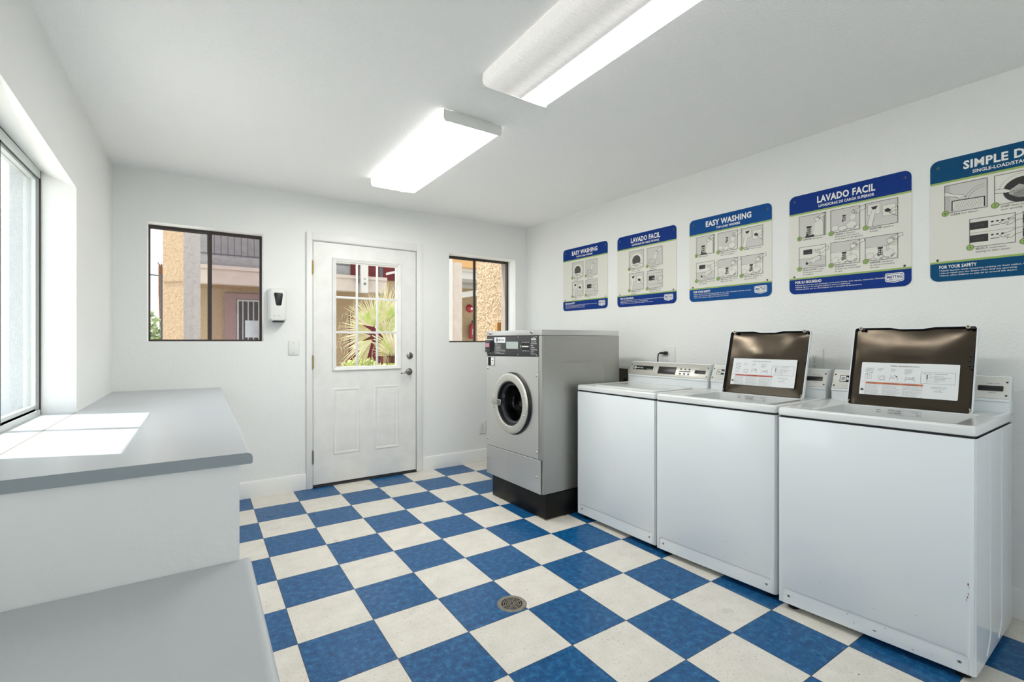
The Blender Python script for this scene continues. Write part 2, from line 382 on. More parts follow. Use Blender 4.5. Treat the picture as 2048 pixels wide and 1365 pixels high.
# back wall: pierced by window_2, door_1 and window_3
YO = 0.56
holes = [(-0.635, 0.092, 1.213, 2.057), (0.452 - 0.02, 1.357 + 0.02, 0.0, 2.055), (1.688, 2.456, 1.203, 2.068)]
g = G([M_WALL, M_STUCCO_C])
def bw(x0, x1, z0, z1):
    g.rings([[(x0, yb(x0), z0), (x1, yb(x1), z0), (x1, 0.44, z0), (x0, 0.44, z0)], [(x0, yb(x0), z1), (x1, yb(x1), z1), (x1, 0.44, z1), (x0, 0.44, z1)]])
    g.rings([[(x0, 0.44, z0), (x1, 0.44, z0), (x1, YO, z0), (x0, YO, z0)], [(x0, 0.44, z1), (x1, 0.44, z1), (x1, YO, z1), (x0, YO, z1)]], 1)
x = -0.83
for (a, b, z0, z1) in holes:
    bw(x, a, 0, CZ)
    if z0 > 0: bw(a, b, 0, z0)
    bw(a, b, z1, CZ); x = b
bw(x, 2.70, 0, CZ)
tag(g.build('wall_back', smooth=0), kind='structure')
g = G(M_WALL)
g.rings([[(xr(YF), YF, 0), (xr(0.27), 0.27, 0), (2.95, 0.27, 0), (2.95, YF, 0)], [(xr(YF), YF, CZ), (xr(0.27), 0.27, CZ), (2.95, 0.27, CZ), (2.95, YF, CZ)]])
tag(g.build('wall_right', smooth=0), kind='structure')
# wall behind the camera, with a wide unseen window added to light the near side
g = G(M_WALL)
g.box((-1.06, YF - 0.2, 0), (2.95, YF, 0.75)); g.box((-1.06, YF - 0.2, 2.2), (2.95, YF, CZ))
g.box((-1.06, YF - 0.2, 0.75), (-0.45, YF, 2.2)); g.box((1.85, YF - 0.2, 0.75), (2.95, YF, 2.2))
tag(g.build('wall_front', smooth=0), kind='structure')
w4 = empty('added_fill_window', Matrix.Translation((0.70, YF - 0.12, 0.75))); tag(w4, kind='structure')
g = G(M_FRAME); g.box((-1.15, -0.02, 0), (1.15, 0.02, 0.04)); g.box((-1.15, -0.02, 1.41), (1.15, 0.02, 1.45)); g.box((-1.15, -0.02, 0.04), (-1.11, 0.02, 1.41)); g.box((1.11, -0.02, 0.04), (1.15, 0.02, 1.41)); g.box((-0.02, -0.02, 0.04), (0.02, 0.02, 1.41))
g.build('window_frame', w4)
g = G(M_GLASS); g.box((-1.11, -0.003, 0.04), (1.11, 0.003, 1.41)); g.build('pane', w4)

# baseboards
g = G(M_TRIM)
def bbb(x0, x1):
    pr = [(0, 0), (-0.013, 0), (-0.013, 0.112), (-0.007, 0.126), (0, 0.128)]
    g.rings([[(x0, yb(x0) + p, q) for p, q in pr], [(x1, yb(x1) + p, q) for p, q in pr]])
bbb(-0.20, 0.402); bbb(1.416, 2.59)
tag(g.build('baseboard_back'), kind='structure')
g = G(M_TRIM); pr = [(0, 0), (-0.013, 0), (-0.013, 0.112), (-0.007, 0.126), (0, 0.128)]
g.rings([[(xr(YF) + p, YF, q) for p, q in pr], [(xr(0.25) + p, 0.25, q) for p, q in pr]])
tag(g.build('baseboard_right'), kind='structure')

# ---- window_1: big slider in the left wall
w1 = empty('window_1', Matrix.Translation((-0.965, (WY0 + WY1) / 2, WZ0))); tag(w1, kind='structure')
LW = (WY1 - WY0) / 2; TH = 1.150
g = G([M_ALU, M_FRAME])
g.box((-0.05, -LW, -0.005), (0.010, LW, 0.016)); g.box((-0.050, -LW, 0.016), (-0.042, LW, 0.034)); g.box((-0.012, -LW, 0.016), (-0.004, LW, 0.030)); g.box((0.004, -LW, 0.016), (0.010, LW, 0.024))
g.box((-0.05, -LW, TH - 0.016), (0.010, LW, TH), 0); g.box((-0.05, -LW, TH - 0.034), (-0.042, LW, TH - 0.016)); g.box((0.003, -LW, TH - 0.036), (0.010, LW, TH - 0.016), 0); g.box((-0.046, -LW, TH), (0.010, LW, TH + 0.006), 1)
g.box((-0.05, LW - 0.006, 0.0), (0.004, LW, TH), 0); g.box((0.004, LW - 0.009, 0.0), (0.010, LW, TH), 1); g.box((-0.05, -LW, 0.0), (0.010, -LW + 0.012, TH), 0)
g.build('window_frame', w1)
for nm, y0, y1, xo in (('far_sash', 0.022, LW - 0.007, -0.012), ('near_sash', -LW + 0.012, 0.045, -0.034)):
    g = G([M_ALU, M_FRAME])
    g.box((xo - 0.008, y0, 0.018), (xo + 0.008, y1, 0.046), 0); g.box((xo - 0.008, y0, TH - 0.05), (xo + 0.008, y1, TH - 0.018), 0)
    g.box((xo - 0.009, y0, 0.018), (xo + 0.009, y0 + 0.034, TH - 0.018), 1 if nm == 'far_sash' else 0); g.box((xo - 0.009, y1 - 0.022, 0.018), (xo + 0.009, y1, TH - 0.018), 0 if nm == 'far_sash' else 1)
    sh = g.build('sash', w1)
    g = G(M_GLASS); g.box((xo - 0.002, y0 + 0.026, 0.046), (xo + 0.002, y1 - 0.026, TH - 0.05)); g.build('pane', sh)
g = G([M_LAM]); g.box((-0.985, WY0 + 0.002, WZ0 - 0.03), (xl(-1.3) - 0.0025, WY1 - 0.002, WZ0 - 0.0005))
o = g.build('window_sill'); o.parent = w1; o.matrix_parent_inverse = w1.matrix_basis.inverted()

# ---- window_2 and window_3: small bronze sliders in the back wall
def small_window(name, x0, x1, z0, z1, mid, y=0.425, dusty=True):
    w = empty(name, Matrix.Translation(((x0 + x1) / 2, y, z0))); tag(w, kind='structure')
    h = (x1 - x0) / 2; H = z1 - z0; m = mid - (x0 + x1) / 2
    g = G(M_FRAME)
    g.box((-h, -0.012, 0), (h, 0.03, 0.008)); g.box((-h, -0.012, H - 0.020), (h, 0.03, H)); g.box((-h, -0.012, 0.008), (-h + 0.005, 0.03, H - 0.020)); g.box((h - 0.012, -0.012, 0.008), (h, 0.03, H - 0.020))
    g.build('window_frame', w)
    for a, b, yo, gm in ((-h + 0.004, m + 0.014, 0.012, M_GLASS), (m - 0.014, h - 0.011, -0.006, M_GLASSD if dusty else M_GLASS)):
        g = G(M_FRAME); t = 0.006
        g.box((a, yo - 0.007, 0.007), (b, yo + 0.007, 0.007 + t)); g.box((a, yo - 0.007, H - 0.019 - t), (b, yo + 0.007, H - 0.018))
        g.box((a, yo - 0.008, 0.007), (a + (0.022 if a > -h + 0.1 else t), yo + 0.008, H - 0.018)); g.box((b - (0.020 if b < h - 0.1 else t), yo - 0.008, 0.007), (b, yo + 0.008, H - 0.018))
        sh = g.build('sash', w)
        g = G(gm); g.box((a + t, yo - 0.002, 0.007 + t), (b - t, yo + 0.002, H - 0.019 - t)); g.build('pane', sh)
    return w
w2 = small_window('window_2', -0.635, 0.092, 1.213, 2.057, -0.262)
w3 = small_window('window_3', 1.688, 2.456, 1.203, 2.068, 2.045, dusty=False)
g = G([mat('whitish_paper', rgb(226, 226, 230), 0.7, vary=(14, rgb(196, 200, 205), 0.6))]); g.box((0.245, -0.014, 0.03), (0.338, -0.0125, 0.165)); o = g.build('paper_notice', w2)

# ---- door_1
dw = empty('door_1', Matrix.Translation((0.452, yb(0.9), 0.0))); tag(dw, kind='structure')
DWD = 0.905; DZ0, DZ1 = 0.022, 2.043
g = G(M_TRIM)       # casing with a small inner step
for a, b, c, d in ((-0.050, 0.0, -0.008, 2.113), (DWD, 0.0, DWD + 0.058, 2.113), (-0.008, 2.050, DWD, 2.113)):
    g.box((a, -0.016, b), (c, 0.004, d), bev=0.003)
g.box((-0.020, -0.004, 0), (0.0, 0.25, 2.056)); g.box((DWD, -0.004, 0), (DWD + 0.020, 0.25, 2.056)); g.box((0, -0.004, 2.046), (DWD, 0.25, 2.056))
g.build('door_casing', dw)
g = G([M_DOOR, M_DARKGAP])
# the leaf: stiles, rails and two raised panels round the light
LX0, LX1, LZ0, LZ1 = 0.157, 0.757, 0.963, 1.922
gx0, gx1, gz0, gz1 = 0.186, 0.716, 0.993, 1.885
g.box((0.006, 0.006, DZ0), (gx0, 0.046, DZ1)); g.box((gx1, 0.006, DZ0), (DWD - 0.004, 0.046, DZ1))
g.box((gx0, 0.006, gz1), (gx1, 0.046, DZ1)); g.box((gx0, 0.006, DZ0), (gx1, 0.046, gz0))
leaf = g.build('door_leaf', dw)
def ramp_panel(x0, x1, z0, z1, nm):
    g = G(M_DOOR); f = lambda p: (p[0], p[2], p[1])
    prof = [(0, 0.0055), (0.004, 0.0005), (0.012, 0.000), (0.018, 0.0045), (0.024, 0.0055), (0.036, 0.002), (0.040, 0.0015)]
    g.rings([rrect(x0 + i, x1 - i, z0 + i, z1 - i, 0.002, d, 1, f) for i, d in prof], cap0=False); g.build(nm, leaf)
ramp_panel(0.166, 0.385, 0.255, 0.813, 'raised_panel'); ramp_panel(0.515, 0.735, 0.255, 0.817, 'raised_panel')
g = G(M_DOOR); f = lambda p: (p[0], p[2], p[1])
g.rings([rrect(LX0 + i, LX1 - i, LZ0 + i, LZ1 - i, 0.003, d, 2, f) for i, d in [(0, 0.006), (0.0, -0.006), (0.005, -0.010), (0.014, -0.008), (0.018, -0.004), (0.030, -0.003), (0.034, 0.018)]], cap0=False, cap1=False)
lf = g.build('light_frame', leaf)
g = G(M_WHITE)
for i in (1, 2): c = gx0 + (gx1 - gx0) * i / 3; g.box((c - 0.009, 0.004, gz0), (c + 0.009, 0.018, gz1), bev=0.003)
for i in (1, 2): c = gz0 + (gz1 - gz0) * i / 3; g.box((gx0, 0.0045, c - 0.009), (gx1, 0.0175, c + 0.009), bev=0.003)
g.build('muntin_grid', leaf)
g = G(M_GLASS); g.box((gx0 - 0.01, 0.020, gz0 - 0.01), (gx1 + 0.01, 0.024, gz1 + 0.01)); g.build('pane', leaf)
for k, hz in enumerate((1.824, 1.04, 0.255)):
    g = G(M_BRASS if k < 2 else M_NICKEL)
    for j in range(5): g.cyl((0.0, -0.010, hz - 0.05 + j * 0.02), (0.0, -0.010, hz - 0.0315 + j * 0.02), 0.0085, seg=14)
    g.cyl((0.0, -0.010, hz - 0.058), (0.0, -0.010, hz + 0.058), 0.005, seg=10)
    g.box((-0.020, -0.0055, hz - 0.05), (0.0, -0.003, hz + 0.05))
    h = g.build('hinge', dw)
g = G(M_NICKEL); hx, hz = 0.836, 0.934
g.lathe([(0.0, 0.014), (0.020, 0.014), (0.029, 0.010), (0.032, 0.0)], (hx, 0.006, hz), (0, -1, 0), seg=28)
g.lathe([(0.010, 0.0), (0.010, 0.045)], (hx, 0.0, hz), (0, -1, 0), seg=16, cap1=True)
g.tube([(hx, -0.046, hz), (hx - 0.02, -0.050, hz), (hx - 0.06, -0.050, hz - 0.004), (hx - 0.088, -0.046, hz - 0.010), (hx - 0.092, -0.040, hz - 0.011)], 0.010, seg=12, taper=0.7)
g.build('door_handle', leaf)
g = G([M_NICKEL, M_DARKGAP]); g.lathe([(0.0, 0.013), (0.022, 0.013), (0.029, 0.009), (0.031, 0.0)], (0.842, 0.006, 1.080), (0, -1, 0), seg=28)
g.lathe([(0.0, 0.019), (0.009, 0.018), (0.010, 0.012)], (0.842, 0.006, 1.080), (0, -1, 0), 0, seg=16); g.box((0.8405, -0.0145, 1.072), (0.8435, -0.0125, 1.088), 1)
g.build('deadbolt', leaf)
g = G([M_DARKGAP, M_ALU]); g.box((0.0, -0.012, 0.0), (DWD, 0.24, 0.012), 0, bev=0.004); g.box((0.004, 0.004, 0.012), (DWD - 0.004, 0.012, 0.022), 0)
g.build('threshold', dw)

# ------------------------------------------------------------------ folding counter and low bench
CT = 0.868
r = empty('folding_counter', Matrix.Translation((-0.5, -1.0, 0)))
tag(r, 'grey laminate folding counter with a white panel end running under the big side window', 'counter')
Minv = Matrix.Translation((0.5, 1.0, 0))
def child(g, name, parent, inv, **k): o = g.build(name, parent, **k); o.matrix_basis = inv @ (o.matrix_basis); return o
g = G([M_LAM, M_LAMEDGE])
XE = -0.190; YE = -2.205; H = 0.035; RAD = 0.016
prof = [(xl(-1) + 0.001, CT), (XE - RAD, CT)] + [(XE - RAD + RAD * math.sin(a), CT - RAD + RAD * math.cos(a)) for a in [math.radians(v) for v in (22, 45, 68, 90)]] + [(XE, CT - H + 0.004), (XE - 0.004, CT - H), (xl(-1) + 0.001, CT - H)]
prof[0] = (0, CT); prof[-1] = (0, CT - H)
R = []
for y in (YE, yb(-0.5) - 0.001):
    R.append([((xl(y) + 0.001) if i in (0, len(prof) - 1) else px, y, pz) for i, (px, pz) in enumerate(prof)])
g.rings(R)
g.bm.faces.ensure_lookup_table()
for f in g.bm.faces:
    if abs(f.normal.y) > 0.9 and f.calc_center_median().y < -2: f.material_index = 1
child(g, 'countertop', r, Minv)
g = G([mat('brown_seam_filler', rgb(150, 140, 128), 0.8)])
g.rings([[(xl(WY0) - 0.0028, WY0 + 0.003, CT - 0.02), (xl(WY0) + 0.0022, WY0 + 0.003, CT - 0.02), (xl(WY0) + 0.0022, WY0 + 0.003, CT + 0.0006), (xl(WY0) - 0.0028, WY0 + 0.003, CT + 0.0006)],
         [(xl(WY1) - 0.0028, WY1 - 0.003, CT - 0.02), (xl(WY1) + 0.0022, WY1 - 0.003, CT - 0.02), (xl(WY1) + 0.0022, WY1 - 0.003, CT + 0.0006), (xl(WY1) - 0.0028, WY1 - 0.003, CT + 0.0006)]])
child(g, 'seam', r, Minv)
g = G(M_PANEL); g.box((xl(-2.19) + 0.001, -2.195, 0.0), (-0.2255, -2.178, CT - H)); child(g, 'end_panel', r, Minv)
g = G(M_PANEL); g.box((-0.243, -2.178, 0.0), (-0.2255, yb(-0.3) - 0.001, CT - H)); child(g, 'front_panel', r, Minv)

r = empty('low_bench', Matrix.Translation((-0.5, -2.8, 0)))
tag(r, 'low grey laminate bench top standing against the white end of the counter', 'bench')
Minv = Matrix.Translation((0.5, 2.8, 0))
BT = 0.537
g = G([M_LAM])
XB = -0.194
prof = [(0, BT), (XB - 0.03, BT), (XB - 0.026, BT + 0.002), (XB - 0.014, BT + 0.003)] + [(XB - 0.012 + 0.012 * math.sin(math.radians(v)), BT - 0.009 + 0.012 * math.cos(math.radians(v))) for v in (25, 50, 75, 90)] + [(XB, BT - 0.03), (XB - 0.003, BT - 0.034), (0, BT - 0.034)]
g.rings([[((xl(y) + 0.001) if i in (0, len(prof) - 1) else px, y, pz) for i, (px, pz) in enumerate(prof)] for y in (-3.42, -2.1965)])
child(g, 'bench_top', r, Minv)
g = G(M_PANEL); g.box((-0.25, -3.40, 0.0), (-0.232, -2.197, BT - 0.034)); child(g, 'front_panel', r, Minv)
g = G(M_PANEL); g.box((xl(-3.3) + 0.001, -3.40, 0.0), (-0.25, -3.383, BT - 0.034)); child(g, 'end_panel', r, Minv)

# ------------------------------------------------------------------ ceiling lights
def lens_mat(name, bands, strength):
    """prismatic lens lit from behind by its tubes: bright over the tubes, dimmer between"""
    m = bpy.data.materials.new(name); m.use_nodes = True; t = m.node_tree; N = t.nodes; K = t.links
    b = N['Principled BSDF']; b.inputs['Base Color'].default_value = rgb(200, 198, 194); b.inputs['Roughness'].default_value = 0.35
    tc = N.new('ShaderNodeTexCoord'); sp = N.new('ShaderNodeSeparateXYZ'); K.new(tc.outputs['Object'], sp.inputs[0])
    r = N.new('ShaderNodeValToRGB'); mr = N.new('ShaderNodeMapRange'); mr.inputs[1].default_value = -0.18; mr.inputs[2].default_value = 0.18
    K.new(sp.outputs['X'], mr.inputs[0]); K.new(mr.outputs[0], r.inputs[0])
    r.color_ramp.interpolation = 'EASE'
    e = r.color_ramp.elements; e[0].position, e[0].color = bands[0][0], (bands[0][1],) * 3 + (1,); e[1].position, e[1].color = bands[-1][0], (bands[-1][1],) * 3 + (1,)
    for p, v in bands[1:-1]: q = e.new(p); q.color = (v, v, v, 1)
    mm = N.new('ShaderNodeMath'); mm.operation = 'MULTIPLY'; mm.inputs[1].default_value = strength; K.new(r.outputs[0], mm.inputs[0])
    K.new(mm.outputs[0], b.inputs['Emission Strength']); b.inputs['Emission Color'].default_value = (1.0, 0.985, 0.95, 1)
    # fine prism ribs
    wv = N.new('ShaderNodeTexWave'); wv.bands_direction = 'Y'; wv.inputs['Scale'].default_value = 40; K.new(tc.outputs['Object'], wv.inputs['Vector'])
    bp = N.new('ShaderNodeBump'); bp.inputs['Distance'].default_value = 0.002; K.new(wv.outputs['Fac'], bp.inputs['Height']); K.new(bp.outputs[0], b.inputs['Normal'])
    return m
def ceiling_light(x0, x1, y0, y1, bands, label, strength, group='wrap lens ceiling lights'):
    r = empty('ceiling_light', Matrix.Translation(((x0 + x1) / 2, (y0 + y1) / 2, CZ)))
    tag(r, label, 'ceiling light', group)
    h = (x1 - x0) / 2; L = (y1 - y0) / 2; D = 0.057
    g = G(M_WHITE); g.box((-h + 0.05, -L + 0.01, -0.02), (h - 0.05, L - 0.01, 0)); g.build('housing', r)
    for s in (-1, 1):
        g = G(M_WHITE); a, b = (s * L, s * (L - 0.006))
        g.prism([(-h - 0.003, -0.0015), (h + 0.003, -0.0015), (h + 0.003, -D + 0.012), (h - 0.006, -D - 0.003), (-h + 0.006, -D - 0.003), (-h - 0.003, -D + 0.012)], 1, min(a, b), max(a, b), bev=0.001)
        g.build('end_cap', r)
    g = G(lens_mat('lit_prismatic_lens', bands, strength))
    pr = [(-h, -0.004), (-h, -D + 0.020), (-h + 0.004, -D + 0.009), (-h + 0.014, -D + 0.002), (-h + 0.03, -D), (-h * 0.33, -D), (h * 0.33, -D), (h - 0.03, -D), (h - 0.014, -D + 0.002), (h - 0.004, -D + 0.009), (h, -D + 0.020), (h, -0.004)]
    for (a, b), (c, d) in zip(pr[:-1], pr[1:]):
        g.poly([(a, -L + 0.007, b), (a, L - 0.007, b), (c, L - 0.007, d), (c, -L + 0.007, d)][::-1])
    bmesh.ops.remove_doubles(g.bm, verts=g.bm.verts[:], dist=1e-5)
    g.build('lens', r)
    return r
BA = [(0.0, 0.05), (0.04, 0.07), (0.12, 0.4), (0.20, 0.9), (0.42, 1.0), (0.54, 0.03), (0.66, 0.5), (0.80, 0.12), (0.92, 0.03), (1.0, 0.04)]
BB = [(0.0, 0.012), (0.12, 0.010), (0.30, 0.008), (0.46, 0.012), (0.56, 0.008), (0.76, 0.5), (0.90, 0.7), (0.97, 0.12), (1.0, 0.03)]
ceiling_light(0.725, 1.072, -1.655, -0.405, BA, 'white wrap-lens ceiling light nearer the door, its whole lens glowing', LAMP)
ceiling_light(0.728, 1.090, -3.295, -2.040, BB, 'white ribbed wrap-lens ceiling light above the washers, lit along one side', LAMP)

# ------------------------------------------------------------------ small wall fittings
def backM(x, z, d=0.0): # local X right, Y up, Z into the room
    u = Vector((1, -0.0096, 0)).normalized(); n = Vector((-0.0096, -1, 0)).normalized(); return frameM(Vector((x, yb(x), z)) + n * d, u, Vector((0, 0, 1)), n)
RU = Vector((0.0207, -1, 0)).normalized(); RN = Vector((-1, -0.0207, 0)).normalized()
def rightM(y, z, d=0.0): return frameM(Vector((xr(y), y, z)) + RN * d, RU, Vector((0, 0, 1)), RN)

# soap dispenser
r = empty('soap_dispenser', backM(0.1845, 1.366)); tag(r, 'white wall-mounted soap dispenser with a dark sight window beside the door', 'soap dispenser')
g = G(M_WHITE); w, h = 0.064, 0.262
R = [rrect(-w, w, 0.0, h, 0.014, 0.0), rrect(-w, w, 0.0, h, 0.016, 0.05), rrect(-w + 0.003, w - 0.003, 0.004, h - 0.003, 0.018, 0.075), rrect(-w + 0.012, w - 0.012, 0.012, h - 0.010, 0.022, 0.094), rrect(-w + 0.024, w - 0.024, 0.030, h - 0.030, 0.02, 0.099)]
g.rings(R, cap0=True); g.build('cover', r)
g = G(M_BLACK); pts = [(-0.026, 0.225), (0.030, 0.225), (0.034, 0.215), (0.024, 0.135), (0.018, 0.125), (-0.010, 0.125), (-0.016, 0.135), (-0.030, 0.215)]
g.prism(pts, 2, 0.090, 0.1015, bev=0.002); g.build('sight_window', r)
g = G(M_RUBBER); g.box((-0.035, -0.004, 0.02), (0.045, 0.004, 0.088), bev=0.002); g.build('nozzle', r)
g = Sheet([M_INKG]); g.disc(-0.024, 0.045, 0.0025, 0, 0); g.arc(0.004, 0.046, 0.005, 0, 300, 0.0012, 0, 0); o = g.build('marking', r); o.location = (0, 0, 0.0994)

def plate(M, w, h, name, label, cat, receptacles=(), group=None, screws=()):
    r = empty(name, M); tag(r, label, cat, group)
    g = G(M_PLATE); g.rings([rrect(-w / 2, w / 2, -h / 2, h / 2, 0.004, 0), rrect(-w / 2, w / 2, -h / 2, h / 2, 0.004, 0.004), rrect(-w / 2 + 0.003, w / 2 - 0.003, -h / 2 + 0.003, h / 2 - 0.003, 0.003, 0.0065)]); g.build('cover_plate', r)
    for (cx, cy) in receptacles:
        g = G([M_WHITE, M_BLACK])
        pts = [(cx + 0.0172 * math.cos(a), cy + max(-0.0145, min(0.0145, 0.0172 * math.sin(a)))) for a in [2 * PI * k / 28 for k in range(28)]]
        g.prism(pts, 2, 0.003, 0.0085, 0)
        g.box((cx - 0.0078, cy - 0.002, 0.008), (cx - 0.0054, cy + 0.008, 0.0089), 1); g.box((cx + 0.0054, cy - 0.001, 0.008), (cx + 0.0078, cy + 0.007, 0.0089), 1); g.cyl((cx, cy - 0.0075, 0.008), (cx, cy - 0.0075, 0.0089), 0.0026, 1, 10)
        g.build('receptacle', r)
    for (cx, cy) in screws:
        g = G(M_NICKEL); g.cyl((cx, cy, 0.005), (cx, cy, 0.0078), 0.0032, seg=12); g.build('screw', r)
    return r
plate(backM(0.309, 1.160), 0.082, 0.120, 'blank_wall_plate', 'blank white cover plate on the wall between dispenser and door', 'wall plate', screws=((0.0, 0.042), (0.0, -0.042)))
plate(backM(2.055, 0.345), 0.080, 0.132, 'wall_outlet', 'white duplex outlet low on the wall beside the steel washer', 'outlet', ((0, 0.021), (0, -0.021)), 'white duplex outlets', ((0, 0),))
plate(rightM(-1.548, 1.098), 0.118, 0.148, 'wall_outlet', 'white duplex outlet with a black plug above the closed-lid washer', 'outlet', ((-0.014, 0.026), (-0.014, -0.022)), 'white duplex outlets', ((-0.014, 0.002),))
plate(rightM(-2.557, 1.094), 0.092, 0.150, 'wall_outlet', 'white duplex outlet between the two raised washer lids', 'outlet', ((0.0, 0.026), (0.0, -0.026)), 'white duplex outlets', ((0, 0),))
# plug and cord
r = empty('power_plug', rightM(-1.534, 1.124)); tag(r, 'black angled power plug and cord in the outlet above the closed-lid washer', 'plug')
g = G(M_RUBBER); g.box((-0.013, -0.013, 0.009), (0.013, 0.013, 0.030), bev=0.004); g.box((-0.045, -0.009, 0.018), (0.0, 0.009, 0.036), bev=0.006); g.build('plug_body', r)
g = G(M_RUBBER); g.tube([(-0.038, 0.0, 0.027), (-0.052, -0.002, 0.027), (-0.062, -0.012, 0.027), (-0.066, -0.030, 0.027), (-0.067, -0.07, 0.026), (-0.067, -0.15, 0.022), (-0.06, -0.3, 0.018)], 0.0048); g.build('cord', r)
# washing machine outlet box in the wall
r = empty('utility_box', rightM(-1.10, 0.925)); tag(r, 'recessed utility box with a dark opening in the wall beside the steel washer', 'utility box')
g = G([M_PLATE]); g.rings([rrect(-0.075, 0.105, -0.09, 0.082, 0.004, 0.0), rrect(-0.075, 0.105, -0.09, 0.082, 0.004, 0.004), rrect(-0.048, 0.050, -0.06, 0.062, 0.002, 0.004), rrect(-0.048, 0.050, -0.06, 0.062, 0.002, 0.001)], cap0=True, cap1=False); g.build('trim_frame', r)
g = G([mat('brown_box_inside', rgb(70, 62, 44), 0.8)]); g.box((-0.048, -0.06, 0.0005), (0.050, 0.062, 0.0022)); g.build('recess', r)
g = G(M_BLACK); g.lathe([(0.0, 0.022), (0.014, 0.020), (0.017, 0.0)], (0.016, -0.034, 0.002), (0, 0, 1), seg=16); g.build('valve', r)

# floor drain
r = empty('floor_drain', Matrix.Translation((0.877, -2.056, 0))); tag(r, 'round cast iron floor drain grate set in the checkered floor', 'floor drain')
g = G(M_IRON); g.lathe([(0.052, 0.0), (0.052, 0.0015), (0.056, 0.003), (0.066, 0.003), (0.069, 0.0)], (0, 0, 0), (0, 0, 1), seg=48); g.build('rim', r)
g = G([M_IRON, M_HOLE]); g.lathe([(0.0, 0.0008), (0.053, 0.0008)], (0, 0, 0), (0, 0, 1), 1, 40)
for q in (0.010, 0.020, 0.030, 0.040, 0.0505): g.lathe([(q - 0.0018, 0.0008), (q - 0.0018, 0.0030), (q + 0.0018, 0.0030), (q + 0.0018, 0.0008)], (0, 0, 0), (0, 0, 1), 0, 36)
for k in range(8):
    a = PI * k / 8 * 2; c, s_ = math.cos(a), math.sin(a); g.rings([[(c * 0.006 - s_ * 0.0015, s_ * 0.006 + c * 0.0015, z), (c * 0.006 + s_ * 0.0015, s_ * 0.006 - c * 0.0015, z), (c * 0.052 + s_ * 0.0015, s_ * 0.052 - c * 0.0015, z), (c * 0.052 - s_ * 0.0015, s_ * 0.052 + c * 0.0015, z)] for z in (0.0008, 0.0029)])
g.build('grate', r)
